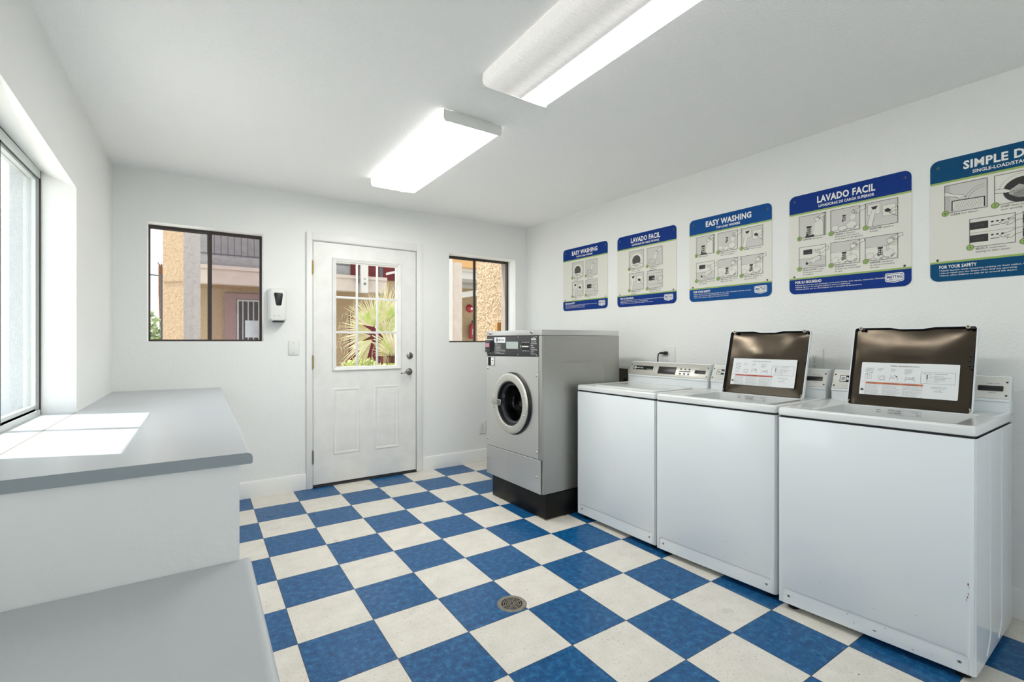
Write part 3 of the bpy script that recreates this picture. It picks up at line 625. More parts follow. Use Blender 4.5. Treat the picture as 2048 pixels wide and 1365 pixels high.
# ------------------------------------------------------------------ top-load washers
def washer(FL, FR, k, cv, label, lid_open, panel_mat, badge_txt, badge_style):
    FLv = Vector((FL[0], FL[1], 0)); U = (Vector((FR[0], FR[1], 0)) - FLv); WD = U.length; U.normalize(); V = Vector((-U.y, U.x, 0))
    r = empty('washing_machine', frameM(FLv, U, V, Vector((0, 0, 1)))); tag(r, label, 'washing machine', 'top-load coin washers')
    sh = lambda c: Vector((c.x + k * c.y, c.y, c.z))
    B = lambda g, n, p=r, **kw: g.build(n, p, deform=sh, **kw)
    # cabinet
    g = G([M_ENAMEL, M_SCUFFG, M_SCUFF])
    n = 5
    R = [rrect(0.002, WD - 0.002, 0.0, 0.60, 0.010, z, n) for z in (0.030, 0.869)]
    R[0:0] = [rrect(0.006, WD - 0.006, 0.004, 0.596, 0.008, 0.027, n)]
    g.rings(R, cap1=False)
    cab = B(g, 'cabinet')
    cab.data.materials[0] = M_ENAMELS
    # raised front skin: the service strip at the foot stays a few millimetres back
    g = G(M_ENAMEL); P = [(0.006, 0.0315), (0.020, 0.0315), (0.020, 0.086), (0.024, 0.095), (0.032, 0.099), (WD - 0.032, 0.099), (WD - 0.024, 0.095), (WD - 0.020, 0.086), (WD - 0.020, 0.0315), (WD - 0.006, 0.0315), (WD - 0.006, 0.8675), (0.006, 0.8675)]
    g.prism([(x, z) for x, z in P], 1, -0.0035, 0.002, bev=0.0012); B(g, 'front_panel', cab)
    for sx in (0.21, 0.40): 
        g = G(M_ENAMELS); g.tube([(WD - 0.0026, sx, 0.86), (WD - 0.0026, sx, 0.11), (WD - 0.0026, sx - 0.012, 0.085), (WD - 0.0026, sx - 0.055, 0.045)], 0.0028, seg=8); B(g, 'side_rib', cab)
    for x in (0.045, WD - 0.045):
        g = G([M_NICKEL, M_DARKGAP]); g.lathe([(0.0, 0.002), (0.0045, 0.002), (0.0065, 0.0)], (x, 0.0, 0.066), (0, -1, 0), 0, 14); g.cyl((x, -0.0022, 0.066), (x, -0.0028, 0.066), 0.002, 1, 8); B(g, 'screw', cab)
    rnd = random.Random(int(FL[1] * 100))
    g = G([M_SCUFFG, M_SCUFF])
    def mark(x, z, w, h, mi):
        pts = []; m_ = 7
        for q in range(m_): a = 2 * PI * q / m_; f = rnd.uniform(0.5, 1.1); pts.append((x + math.cos(a) * w * f, -0.0039 if (z > 0.099 or x < 0.02 or x > WD - 0.02) else -0.0005, z + math.sin(a) * h * f))
        g.poly(pts, mi)
    for _ in range(9): mark(rnd.uniform(0.02, WD - 0.02), rnd.uniform(0.035, 0.12), rnd.uniform(0.001, 0.004), rnd.uniform(0.0008, 0.002), 0)
    for _ in range(4): mark(rnd.uniform(0.05, WD - 0.05), rnd.uniform(0.12, 0.35), rnd.uniform(0.003, 0.008), 0.0007, 0)
    if badge_style == 2:
        for x, z, w, h in ((0.634, 0.352, 0.0025, 0.006), (0.636, 0.342, 0.002, 0.003), (0.634, 0.318, 0.0016, 0.006), (0.632, 0.306, 0.002, 0.004), (0.629, 0.296, 0.0014, 0.007)): mark(x, z, w, h, 1)
        mark(0.36, 0.058, 0.008, 0.004, 0); mark(0.27, 0.085, 0.005, 0.002, 0)
    B(g, 'scuff_marking', cab, smooth=0)
    for x, y in ((0.045, 0.05), (WD - 0.045, 0.05), (0.045, 0.55), (WD - 0.045, 0.55)):
        g = G(M_RUBBER); g.lathe([(0.022, 0.0), (0.024, 0.008), (0.012, 0.012), (0.008, 0.028)], (x, y, 0), (0, 0, 1), seg=16, cap0=True, cap1=True); B(g, 'leg')
    g = G(M_DARKGAP); g.rings([rrect(0.008, WD - 0.008, 0.004, 0.595, 0.008, 0.869, n), rrect(0.008, WD - 0.008, 0.004, 0.595, 0.008, 0.8775, n), rrect(0.03, WD - 0.03, 0.03, 0.57, 0.008, 0.8775, n), rrect(0.03, WD - 0.03, 0.03, 0.57, 0.008, 0.869, n)], cap0=False, cap1=False); B(g, 'gap_strip', cab)
    # deck with its lid opening
    g = G([M_ENAMEL2])
    hu0, hu1, hv0, hv1 = 0.112, 0.582, 0.062, 0.425; DV = 0.615
    R = [rrect(0.004, WD - 0.004, 0.0, DV, 0.010, 0.8775, n), rrect(0.0, WD, -0.005, DV + 0.003, 0.014, 0.880, n), rrect(0.0, WD, -0.005, DV + 0.003, 0.014, 0.903, n), rrect(0.002, WD - 0.002, -0.003, DV + 0.001, 0.014, 0.909, n),
         rrect(0.007, WD - 0.007, 0.003, DV - 0.004, 0.012, 0.9135, n), rrect(0.016, WD - 0.016, 0.012, DV - 0.012, 0.010, 0.9145, n), rrect(0.028, WD - 0.028, 0.024, DV - 0.02, 0.010, 0.9100, n),
         rrect(hu0 - 0.006, hu1 + 0.006, hv0 - 0.006, hv1 + 0.006, 0.022, 0.9095, n), rrect(hu0, hu1, hv0, hv1, 0.020, 0.906, n), rrect(hu0 + 0.004, hu1 - 0.004, hv0 + 0.004, hv1 - 0.003, 0.020, 0.790, n)]
    g.rings(R, cap0=False, cap1=False); deck = B(g, 'deck')
    g = G([M_ENAMEL2, M_STEELD, M_DARKGAP])
    cx, cy = (hu0 + hu1) / 2, (hv0 + hv1) / 2
    g.lathe([(0.165, 0.788), (0.17, 0.76), (0.20, 0.75), (0.21, 0.50), (0.0, 0.48)], (cx, cy, 0), (0, 0, 1), 1, 40)
    g.rings([rrect(hu0 - 0.004, hu1 + 0.004, hv0 - 0.003, hv1 + 0.004, 0.02, 0.791, n), [(cx + 0.166 * math.cos(a), cy + 0.166 * math.sin(a), 0.785) for a in [math.radians(v) for v in ([0 + 18 * i for i in range(6)] + [90 + 18 * i for i in range(6)] + [180 + 18 * i for i in range(6)] + [270 + 18 * i for i in range(6)])]]], 0, cap0=False, cap1=False)
    B(g, 'tub', deck)
    g = G(M_WHITE); g.lathe([(0.0, 0.78), (0.022, 0.778), (0.03, 0.75), (0.035, 0.6), (0.09, 0.5)], (cx, cy, 0), (0, 0, 1), 0, 24); B(g, 'agitator', deck)
    # lid
    LX, LY = 0.448, (0.392 if badge_style == 2 else 0.384)
    def lid_parts(MX):
        tf = lambda c: sh(MX @ Vector(c))
        def notch(x, y):
            t = abs(x - LX * 0.5); return y - (0.008 * (1 - max(0.0, (t - 0.045)) / 0.035) if t < 0.08 else 0) * (1 if y > LY - 0.02 else 0)
        g = G([M_ENAMEL]); S = lambda i, z, rr=0.016: [(x, notch(x, y), zz) for x, y, zz in subd(rrect(i, LX - i, i, LY - i, max(rr - i, 0.003), z, 4))]
        def subd(P):      # extra points along straight runs so the finger notch can be bent in
            out = []
            for a, b in zip(P, P[1:] + P[:1]):
                out.append(a); d = math.dist(a[:2], b[:2])
                if d > 0.1:
                    for q in range(1, 20): out.append(tuple(a[i] + (b[i] - a[i]) * q / 20 for i in range(3)))
            return out
        g.rings([S(0.010, -0.024), S(0.003, -0.022), S(0.0, -0.018), S(0.0, -0.001), S(0.0012, 0.0), S(0.0032, 0.0), S(0.0045, -0.001), S(0.0055, -0.012)], cap1=False)
        lid = g.build('lid', r, deform=tf)
        # dark paint on the inner flange
        g = G([M_BLACK]); g.rings([S(0.0046, -0.0008), S(0.0060, -0.0030), S(0.0105, -0.0145)], cap0=False, cap1=False); g.build('inner_flange', lid, deform=tf)
        # pan-shaped bare metal liner, creased to its corners
        g = G([M_LIDMETAL]); nx, ny = 56, 48; i0 = 0.009
        vs2 = []
        rn = Vector((FL[0] * 3.1, FL[1] * 2.7, 1.3))
        for b in range(ny + 1):
            row = []
            for a in range(nx + 1):
                x = i0 + (LX - 2 * i0) * a / nx; y = i0 + (LY - 2 * i0) * b / ny
                if y > LY - 0.03: y = notch(x, y)
                dx = min(x, LX - x); dy = min(y, LY - y) * 1.08; e = min(dx, dy)
                soft = -math.log(math.exp(-dx * 60) + math.exp(-dy * 60)) / 60
                h = 0.0125 * min(1.0, max(0.0, soft) / 0.15) ** 0.7
                h += 0.0050 * mnoise.noise(Vector((x * 6, y * 8, 0)) + rn) * min(1, e / 0.03)
                row.append(g.bm.verts.new((x, y, -0.0165 + h)))
            vs2.append(row)
        for b in range(ny):
            for a in range(nx): g.bm.faces.new((vs2[b][a], vs2[b][a + 1], vs2[b + 1][a + 1], vs2[b + 1][a]))
        g.build('metal_liner', lid, deform=tf, smooth=80)
        for x in (0.028, LX - 0.032):
            g = G([M_GASKET, M_HOLE]); c = (x, LY - 0.006, 0.0)
            g.lathe([(0.0035, 0.000), (0.0035, 0.005), (0.0075, 0.005), (0.0085, 0.0), (0.0085, -0.008)], c, (0, 0, 1), 0, 20); g.lathe([(0.0, 0.002), (0.0036, 0.002)], c, (0, 0, 1), 1, 12)
            g.build('bumper', lid, deform=tf)
            g = G([M_RUBBER]); g.box((x + (0.008 if x < 0.1 else 0.010), LY - 0.017, -0.004), (x + (0.020 if x < 0.1 else 0.024), LY - 0.004, 0.003), bev=0.003); g.build('bumper_plug', lid, deform=tf)
        g = G([M_GASKET]); g.tube([(0.010, 0.026, -0.001), (0.006, 0.014, 0.002), (0.010, 0.006, 0.002), (0.018, 0.004, 0.0)], 0.0022, seg=8); g.build('hinge_clip', lid, deform=tf); g = G([M_GASKET]); g.tube([(LX - 0.010, 0.026, -0.001), (LX - 0.006, 0.014, 0.002), (LX - 0.010, 0.006, 0.002)], 0.0022, seg=8); g.build('hinge_clip', lid, deform=tf)
        g = G([M_RUBBER]); g.box((LX - 0.014, 0.198, -0.0045), (LX - 0.008, 0.280, -0.001))
        for q in range(7): yy = 0.20 + q * 0.011; g.box((LX - 0.018 - 0.003 * (q % 2), yy, -0.004), (LX - 0.007, yy + 0.008, 0.0005), bev=0.002)
        g.build('latch_strip', lid, deform=tf)
        # printed instruction label
        s = Sheet([M_LABEL, M_INK, M_INKG, M_ORANGE if badge_style == 2 else mat('red_orange_warning_print', rgb(204, 84, 66), 0.5)]); LW_, LH = 0.352, 0.158
        s.pg([(p[0], p[1]) for p in rrect(0, LW_, 0, LH, 0.004, 0, 3)], 0, 0)
        s.text('Washer Operating Instructions', 0.112, LH - 0.017, 0.0050, 1, width=0.105, bold=0.02)
        xs = (0.018, 0.066, 0.115, 0.166); tx = (('1. Add detergent to', 'washer. Measure de-', 'tergent according to', 'water level.'), ('2. Add clothes', 'Sort loads', 'loosely.'), ('3. Close lid.', 'Set cycle', 'and start.'), ('4. Insert coins or', 'card. Press a key', 'to select water', 'temperature. Wash', 'will begin.'))
        for x, T in zip(xs, tx):
            for i, t_ in enumerate(T): s.text(t_, x, LH - 0.030 - i * 0.0052, 0.0030, 2, width=0.0016 * len(t_), bold=0.01)
        yb_ = 0.078
        s.box_line(0.019, yb_, 0.043, yb_ + 0.020, 0.0008, 2); s.line([(0.027, yb_), (0.027, yb_ + 0.026), (0.032, yb_ + 0.026)], 0.0008, 2); s.line([(0.034, yb_), (0.034, yb_ + 0.02)], 0.0008, 2); s.line([(0.020, yb_ + 0.022), (0.027, yb_ + 0.028)], 0.0016, 1); s.line([(0.034, yb_ + 0.028), (0.046, yb_ + 0.031)], 0.0022, 1)
        s.line([(0.070, yb_ + 0.02), (0.070, yb_ - 0.004), (0.094, yb_ - 0.004), (0.094, yb_ + 0.02)], 0.0009, 2); s.arc(0.082, yb_ + 0.005, 0.008, 0, 360, 0.0008, 2); s.arc(0.084, yb_ + 0.012, 0.006, -20, 200, 0.0008, 2)
        s.line([(0.112, yb_ - 0.004), (0.112, yb_ + 0.008), (0.143, yb_ + 0.008), (0.143, yb_ - 0.004)], 0.0010, 2); s.line([(0.117, yb_ + 0.008), (0.117, yb_ + 0.026)], 0.001, 2); s.line([(0.120, yb_ + 0.015), (0.128, yb_ + 0.012), (0.128, yb_ + 0.009)], 0.001, 2); s.line([(0.128, yb_ + 0.022), (0.137, yb_ + 0.016)], 0.0018, 1); s.pg([(0.139, yb_ + 0.020), (0.142, yb_ + 0.011), (0.134, yb_ + 0.013)], 1, 3)
        s.line([(0.170, yb_ - 0.006), (0.170, yb_ + 0.004), (0.204, yb_ + 0.004), (0.204, yb_ - 0.006)], 0.0010, 2); s.line([(0.171, yb_ + 0.005), (0.171, yb_ + 0.013), (0.186, yb_ + 0.013)], 0.0008, 2); s.line([(0.182, yb_ + 0.009), (0.190, yb_ + 0.007), (0.200, yb_ + 0.014)], 0.0016, 1); s.arc(0.200, yb_ + 0.010, 0.005, 0, 300, 0.0008, 2)
        s.box_line(0.225, 0.068, 0.340, 0.120, 0.0008, 2)
        s.text('Temperature', 0.232, 0.111, 0.0035, 2, width=0.030, bold=0.01); s.text('Cycle Settings', 0.272, 0.111, 0.0035, 2, width=0.042, bold=0.01)
        s.rect(0.2445, 0.098, 0.2485, 0.107, 1, 2); s.rect(0.2445, 0.088, 0.2485, 0.097, 2, 2); s.box_line(0.2445, 0.074, 0.2485, 0.087, 0.0006, 2)
        for i, t_ in enumerate(('Whites / Colors', 'Perm. Press / Delicate Press', 'Woolens / Cold Wash', 'Delicates / Knits', 'Brights')): s.line([(0.252, 0.1035 - i * 0.0066), (0.268, 0.1035 - i * 0.0066)], 0.0005, 2); s.text(t_, 0.271, 0.102 - i * 0.0066, 0.0030, 2, width=0.0020 * len(t_), bold=0.01)
        s.line([(0.0, 0.064), (0.225, 0.064)], 0.0006, 2)
        s.rect(0.022, 0.054, 0.235, 0.062, 3, 2)
        for x, t_ in ((0.030, '\u25b2WARNING'), (0.092, '\u25b2AVERTISSEMENT'), (0.166, '\u25b2ADVERTENCIA')):
            s.pg([(x, 0.0555), (x + 0.005, 0.0555), (x + 0.0025, 0.0600)], 1, 3); s.text(t_[1:], x + 0.007, 0.0556, 0.0042, 1, width=0.0040 * (len(t_) - 1), bold=0.02)
        words = 'To reduce the risk of fire electric shock or injury read instructions before using this appliance do not wash items soiled with oils never reach into washer while moving keep children away'.split()
        for c0, c1 in ((0.022, 0.082), (0.088, 0.156), (0.162, 0.232)):
            q = 0; rr_ = random.Random(int(c0 * 1e4))
            for i in range(9):
                L_ = (c1 - c0) * rr_.uniform(0.72, 1.0); t_ = ' '.join(words[(q + j) % len(words)] for j in range(5)); q += 5
                s.text(t_, c0, 0.0480 - i * 0.0050 - (0.002 if i > 3 else 0), 0.0026, 2, width=L_, bold=0.01, res=1)
        s.box_line(0.022, 0.001, 0.232, 0.054, 0.0005, 2)
        for i, t_ in enumerate(('For load service or other', 'comments call our center', '', 'No. 22004', 'Made in U.S.A.')):
            if t_: s.text(t_, 0.288, 0.052 - i * 0.0052, 0.0028, 2, width=0.0021 * len(t_), align='c', bold=0.01)
        s.pg([(0.004, 0.020), (0.018, 0.020), (0.0165, 0.024), (0.014, 0.026), (0.015, 0.031), (0.011, 0.027), (0.010, 0.034), (0.008, 0.028), (0.006, 0.029)], 1, 2)
        s.build('instruction_label', lid, deform=lambda c: tf((c.x + 0.048, c.y + 0.056, c.z + 0.0012)), smooth=0)
        return lid
    if lid_open:
        lp = Vector(((0.116 if badge_style == 2 else 0.137), 0.424, 0.905)); ang = math.atan2(0.100, 0.365)
        Yd = Vector((0, math.sin(ang), math.cos(ang))); Zd = Vector((0, -math.cos(ang), math.sin(ang)))
        lid_parts(frameM(lp, Vector((1, 0, 0)), Yd, Zd))
        # serial label on the back wall of the opening
        s = Sheet([M_LABEL, M_INK, M_INKG])
        for i, (a, b, c) in enumerate((('MODEL', 'CLASS 15202', 'WASHER'), ('M.O.B', 'Type 10600818', ''))):
            s.text(a, -0.045, 0.012 - i * 0.010, 0.0042, 1, l=1, width=0.016, bold=0.02); s.text(b, 0.0, 0.012 - i * 0.010, 0.0050, 1, l=1, width=0.046, bold=0.03)
            if c: s.text(c, 0.085, 0.012, 0.004, 2, l=1, width=0.02)
        s.box_line(-0.002, -0.004, 0.114, 0.019, 0.0006, 2, 1); s.arc(0.104, 0.003, 0.004, 0, 360, 0.0009, 1, 1); s.text('US', 0.101, 0.0015, 0.003, 1, l=1, width=0.006)
        s.build('serial_label', deck, deform=lambda c: sh(Vector((c.x + 0.285, 0.4185 - c.z * 1.0, 0.880 + c.y))), smooth=0)
    else:
        g = G([M_ENAMEL2]); i0 = -0.010
        f = 1.0
        R = [rrect(0.112 + i, 0.608 - i, 0.046 + i, 0.437 - i, 0.02, z, n) for i, z in ((0.004, 0.9096), (0.0, 0.9102), (0.0, 0.9150), (0.004, 0.9185), (0.014, 0.9205), (0.04, 0.9212))]
        g.rings(R); B(g, 'lid')
    # console
    c0 = cv; H0 = 0.909
    prof = [(c0, H0), (c0, 0.9575), (c0 - 0.0035, 0.9585), (c0 - 0.0035, 0.9665), (c0 - 0.001, 0.968), (c0 + 0.040, 1.0600), (c0 + 0.046, 1.0640), (c0 + 0.085, 1.0640), (c0 + 0.088, 1.060), (c0 + 0.088, H0)]
    g = G([M_ENAMEL]); g.prism([(a, b) for a, b in prof], 0, 0.004, WD - 0.004, bev=0.0012)
    con = B(g, 'console')
    # slanted face frame
    P0 = Vector((0, c0 - 0.0012, 0.9685)); up = Vector((0, 0.041, 0.092)).normalized(); nn = Vector((0, -up.z, up.y))
    fm = frameM(P0, Vector((1, 0, 0)), up, nn); FH = 0.0995
    face = lambda off=0.0: (lambda c: sh(fm @ Vector((c.x, c.y, c.z + off))))
    g = G([panel_mat]); g.rings([rrect(0.005, WD - 0.005, 0.0, FH, 0.003, 0.0, 3), rrect(0.005, WD - 0.005, 0.0, FH, 0.003, 0.0018, 3), rrect(0.0062, WD - 0.0062, 0.0012, FH - 0.0012, 0.002, 0.0026, 3)])
    fp = g.build('faceplate', con, deform=face())
    g = G([M_ALU]); g.box((0.006, c0 - 0.0045, 0.9575), (WD - 0.006, c0 - 0.003, 0.9590)); B(g, 'trim_line', con)
    for x in (0.014, WD - 0.014):
        for y in (0.016, 0.076):
            g = G([M_DARKGAP]); g.lathe([(0.0, 0.0045), (0.0025, 0.0045), (0.0042, 0.0026)], (x, y, 0), (0, 0, 1), 0, 12); g.build('screw', fp, deform=face())
    # badge
    s = Sheet([M_HOLE, M_LABEL, M_CHAR])
    if badge_style == 1:
        s.pg([(p[0], p[1]) for p in rrect(0.038, 0.215, 0.040, 0.070, 0.002, 0, 2)], 0, 0); s.disc(0.054, 0.055, 0.0115, 1, 1, 8); s.disc(0.054, 0.055, 0.0085, 0, 2, 8); s.pg([(0.047, 0.060), (0.052, 0.060), (0.054, 0.056), (0.056, 0.060), (0.061, 0.060), (0.061, 0.050), (0.057, 0.050), (0.057, 0.055), (0.054, 0.051), (0.051, 0.055), (0.051, 0.050), (0.047, 0.050)], 1, 3)
        s.text(badge_txt, 0.071, 0.0500, 0.0100, 1, width=0.055, bold=0.03); s.text('Commercial', 0.165, 0.0440, 0.0060, 1, width=0.042, bold=0.02)
    else:
        s.pg([(p[0], p[1]) for p in rrect(0.036, 0.150, 0.038, 0.073, 0.002, 0, 2)], 0, 0); s.pg([(p[0], p[1]) for p in rrect(0.0385, 0.063, 0.0405, 0.0705, 0.002, 0, 2)], 1, 1)
        for i in range(4): s.rect(0.043, 0.0470 + i * 0.0045, 0.0585, 0.0496 + i * 0.0045, 2, 2)
        s.text(badge_txt, 0.066, 0.0475, 0.0165, 1, width=0.078, bold=0.05)
    s.build('badge', fp, deform=face(0.0029), smooth=0)
    # display window
    g = G([M_BLACK]); g.prism([(0.262, 0.018), (0.408, 0.018), (0.408, 0.072), (0.262, 0.072)], 2, 0.0022, 0.0040, bev=0.001); g.build('display', fp, deform=face())
    for j, y in enumerate((0.060, 0.027)):
        for i in range(3):
            g = G([M_BLACK]); x = 0.446 + i * 0.032; g.rings([rrect(x - 0.0075, x + 0.0075, y - 0.0050, y + 0.0050, 0.004, z, 3) for z in (0.002, 0.0045)]); g.build('button', fp, deform=face())
    s = Sheet([M_BLACK, M_INKG]); s.rect(0.434, 0.040, 0.522, 0.0475, 0, 0)
    for i, t_ in enumerate(('Hot', 'Warm', 'Cold')): s.text(t_, 0.446 + i * 0.032, 0.069, 0.004, 1, width=0.016, align='c', l=0)
    for i, t_ in enumerate(('Normal', 'Perm', 'Start')): s.text(t_, 0.446 + i * 0.032, 0.013, 0.004, 1, width=0.016, align='c', l=0)
    s.text('INSERT CARD', 0.600, 0.066, 0.0045, 1, width=0.038, align='c', l=0); s.text('REMOVE', 0.600, 0.024, 0.004, 1, width=0.022, align='c', l=0)
    s.build('key_lettering', fp, deform=face(0.0030), smooth=0)
    g = G([M_BLACK, M_HOLE]); g.prism([(0.556, 0.034), (0.630, 0.034), (0.632, 0.037), (0.632, 0.055), (0.630, 0.058), (0.556, 0.058), (0.554, 0.055), (0.554, 0.037)], 2, 0.0022, 0.0062, bev=0.0015); g.box((0.560, 0.0445, 0.0050), (0.622, 0.0475, 0.0068), 1)
    g.build('card_slot', fp, deform=face())
    return r
washer((1.857, -1.394), (1.874, -2.052), 0.015, 0.507, 'white top-load washer with its lid closed, next to the steel washer', False, M_SILVER, 'MAYTAG', 1)
washer((1.865, -2.067), (1.913, -2.721), 0.045, 0.530, 'middle white top-load washer with its metal-lined lid raised', True, M_CREAM, 'MAYTAG', 0)
washer((1.884, -2.743), (1.950, -3.395), 0.070, 0.556, 'white top-load washer at the open end of the row, lid raised', True, M_CREAM, 'MAYTAG', 2)

# ------------------------------------------------------------------ stainless front-load washer
FLv = Vector((1.565, -0.648, 0)); U = Vector((0.020, -0.697, 0)).normalized(); V = Vector((-U.y, U.x, 0))
r = empty('front_load_washer', frameM(FLv, U, V, Vector((0, 0, 1)))); tag(r, 'stainless steel front-load washer on a black base with a round door', 'washing machine')
FW, FD = 0.697, 0.749
g = G([M_BASE]); g.box((0.022, 0.042, 0.0), (0.690, 0.70, 0.172), bev=0.004); g.build('base', r)
g = G([mat('worn_base_edge', rgb(150, 140, 122), 0.8)]); g.box((0.60, 0.0405, 0.0), (0.691, 0.0445, 0.006)); g.box((0.6885, 0.045, 0.0), (0.6915, 0.20, 0.006)); g.build('worn_edge', r)
g = G([M_STEELD])
fo = lambda i, y: [(0.004 + i, y, 0.180 + i), (FW - i, y, 0.180 + i), (FW - i, y, 1.252 - i), (0.004 + i, y, 1.252 - i)]
g.rings([fo(0.012, 0.016), fo(0.012, 0.012), fo(0.003, 0.012), fo(0.0, 0.015), fo(0.0, FD)], cap0=False, cap1=True)
g.rings([[(FW + d, v, z) for v, z in ((0.175 + i, 0.42 + i), (0.588 - i, 0.42 + i), (0.588 - i, 1.076 - i), (0.175 + i, 1.076 - i))] for i, d in ((0.0, 0.0), (0.002, 0.0022), (0.010, 0.0022), (0.012, 0.0))], cap0=False, cap1=False)
cab = g.build('cabinet', r)
g = G([M_STEEL]); g.box((0.0, -0.002, 1.2545), (FW + 0.001, FD, 1.292), bev=0.003); g.build('top_cover', r)
g = G([M_STEELD]); g.box((0.20, 0.18, 1.292), (0.50, 0.60, 1.2965), bev=0.002); g.build('top_hatch', r)
def plate_poly(g, z0a, z0b, z1a, z1b, x0, x1, mi=0, y0=0.0, y1=0.014):
    g.rings([[(x0, y, z0a), (x1, y, z0b), (x1, y, z1b), (x0, y, z1a)] for y in (y1, y0 + 0.0015)] + [[(x0 + 0.0015, y0, z0a + 0.0015), (x1 - 0.0015, y0, z0b + 0.0015), (x1 - 0.0015, y0, z1b - 0.0015), (x0 + 0.0015, y0, z1a - 0.0015)]], mi)
g = G([M_STEEL]); plate_poly(g, 0.180, 0.180, 0.397, 0.409, 0.002, FW - 0.016); low = g.build('lower_panel', r)
g = G([M_STEEL])
def edge_pts(x0, x1, za, zb, zc, zd, y):      # 48 points round the sloping-sided panel, starting at the right and going up
    cx, cz = 0.355, 0.762; out = []
    for k in range(48):
        a = 2 * PI * k / 48 + 1e-4; dx, dz = math.cos(a), math.sin(a); best = 1e9
        if dx > 0: best = min(best, (x1 - cx) / dx)
        if dx < 0: best = min(best, (x0 - cx) / dx)
        if dz > 0: best = min(best, ((zc + zd) / 2 - cz) / dz)
        if dz < 0: best = min(best, ((za + zb) / 2 - cz) / dz)
        out.append([cx + dx * best, y, cz + dz * best])
    for (X, Z) in ((x0, za), (x1, zb), (x1, zd), (x0, zc)):
        i = min(range(48), key=lambda j: (out[j][0] - X) ** 2 + (out[j][2] - Z) ** 2); out[i][0] = X; out[i][2] = Z
    for o_ in out:
        t = (o_[0] - x0) / (x1 - x0)
        if abs(o_[2] - (za + zb) / 2) < 0.008: o_[2] = za + (zb - za) * t
        elif abs(o_[2] - (zc + zd) / 2) < 0.008: o_[2] = zc + (zd - zc) * t
    return [tuple(o_) for o_ in out]
circ = lambda rad, y: [(0.355 + rad * math.cos(2 * PI * k / 48 + 1e-4), y, 0.762 + rad * math.sin(2 * PI * k / 48 + 1e-4)) for k in range(48)]
g.rings([edge_pts(0.002, FW - 0.036, 0.401, 0.413, 1.096, 1.108, 0.012), edge_pts(0.002, FW - 0.036, 0.401, 0.413, 1.096, 1.108, 0.0015), edge_pts(0.0035, FW - 0.0375, 0.4025, 0.4145, 1.0945, 1.1065, 0.0), circ(0.19, 0.0), circ(0.19, 0.012)], cap0=False, cap1=False); fp = g.build('front_panel', r)
g = G([M_STEELD]); g.box((FW - 0.034, 0.002, 0.413), (FW - 0.002, 0.016, 1.252), bev=0.002); g.build('corner_post', r)
g = G([M_DARKGAP]); g.box((0.003, 0.004, 0.390), (FW - 0.020, 0.012, 0.420)); g.box((0.003, 0.006, 1.09), (FW - 0.004, 0.012, 1.115)); g.box((0.003, 0.004, 1.250), (FW - 0.004, 0.012, 1.256)); g.build('panel_joint', r)
g = G([M_STEEL]); g.box((0.288, -0.0006, 0.184), (0.2895, 0.0, 0.392)); g.build('crease', low)
for x, z, p in ((0.020, 1.002, fp), (0.638, 0.98, fp), (0.020, 0.452, fp), (0.638, 0.457, fp), (0.020, 0.305, low), (0.636, 0.290, low)):
    g = G([M_CHROME]); g.lathe([(0.0, 0.006), (0.004, 0.0055), (0.0075, 0.002), (0.0085, 0.0)], (x, 0.0, z), (0, -1, 0), 0, 16); g.build('screw', p)
for x in (0.055, 0.588):
    g = G([M_CHROME, M_DARKGAP]); g.lathe([(0.0, 0.009), (0.008, 0.008), (0.012, 0.003), (0.013, 0.0)], (x, -0.002, 1.275), (0, -1, 0), 0, 20); g.cyl((x, -0.0105, 1.275), (x, -0.0118, 1.275), 0.003, 1, 10); g.build('lock', r)
# control panel
g = G([M_CHAR]); g.box((0.002, 0.001, 1.110), (0.660, 0.014, 1.2505), bev=0.001); cp = g.build('control_panel', r)
fm = frameM(Vector((0, 0.0008, 1.110)), Vector((1, 0, 0)), Vector((0, 0, 1)), Vector((0, -1, 0))); ff = lambda c: fm @ c
s = Sheet([M_LABEL, M_INK, M_CHAR, mat('pale_print', rgb(214, 214, 210), 0.5)])
s.rect(0.112, 0.092, 0.262, 0.134, 0, 1); s.disc(0.150, 0.113, 0.017, 1, 2); s.disc(0.150, 0.113, 0.013, 0, 3); s.pg([(0.142, 0.122), (0.148, 0.122), (0.150, 0.115), (0.153, 0.122), (0.158, 0.122), (0.158, 0.104), (0.152, 0.104), (0.152, 0.111), (0.148, 0.104), (0.142, 0.104)], 1, 4); s.text('MAYTAG', 0.174, 0.105, 0.0145, 1, width=0.072, l=3, bold=0.03)
T = ['TO START', 'TO OPERATE WASHER', '1. Load clothes', '2. Close the door', '3. Add detergent', '4. Select water temperature', '5. Insert coins or card to start', '6. Wash begins', '7. Open door when complete']
for i, t_ in enumerate(T): s.text(t_, 0.116, 0.0805 - i * 0.0088, 0.0055, 3, l=1, width=min(0.145, 0.0052 * len(t_)), bold=0.02)
s.rect(0.470, 0.062, 0.548, 0.071, 3, 1); s.rect(0.452, 0.060, 0.458, 0.074, 3, 1)
for i, t_ in enumerate(('HOT', 'WARM', 'COLD')): s.text(t_, 0.485 + i * 0.030, 0.093, 0.0055, 3, width=0.020, align='c', l=1, bold=0.02); s.text(('PERM', 'NORM', 'START')[i], 0.485 + i * 0.030, 0.033, 0.0055, 3, width=0.020, align='c', l=1, bold=0.02)
s.text('ALERT', 0.610, 0.128, 0.006, 3, width=0.032, align='c', l=1, bold=0.02); s.rect(0.580, 0.114, 0.634, 0.123, 3, 1); s.box_line(0.582, 0.096, 0.634, 0.111, 0.001, 3, 1); s.text('110 120', 0.608, 0.100, 0.006, 3, width=0.044, align='c', l=1)
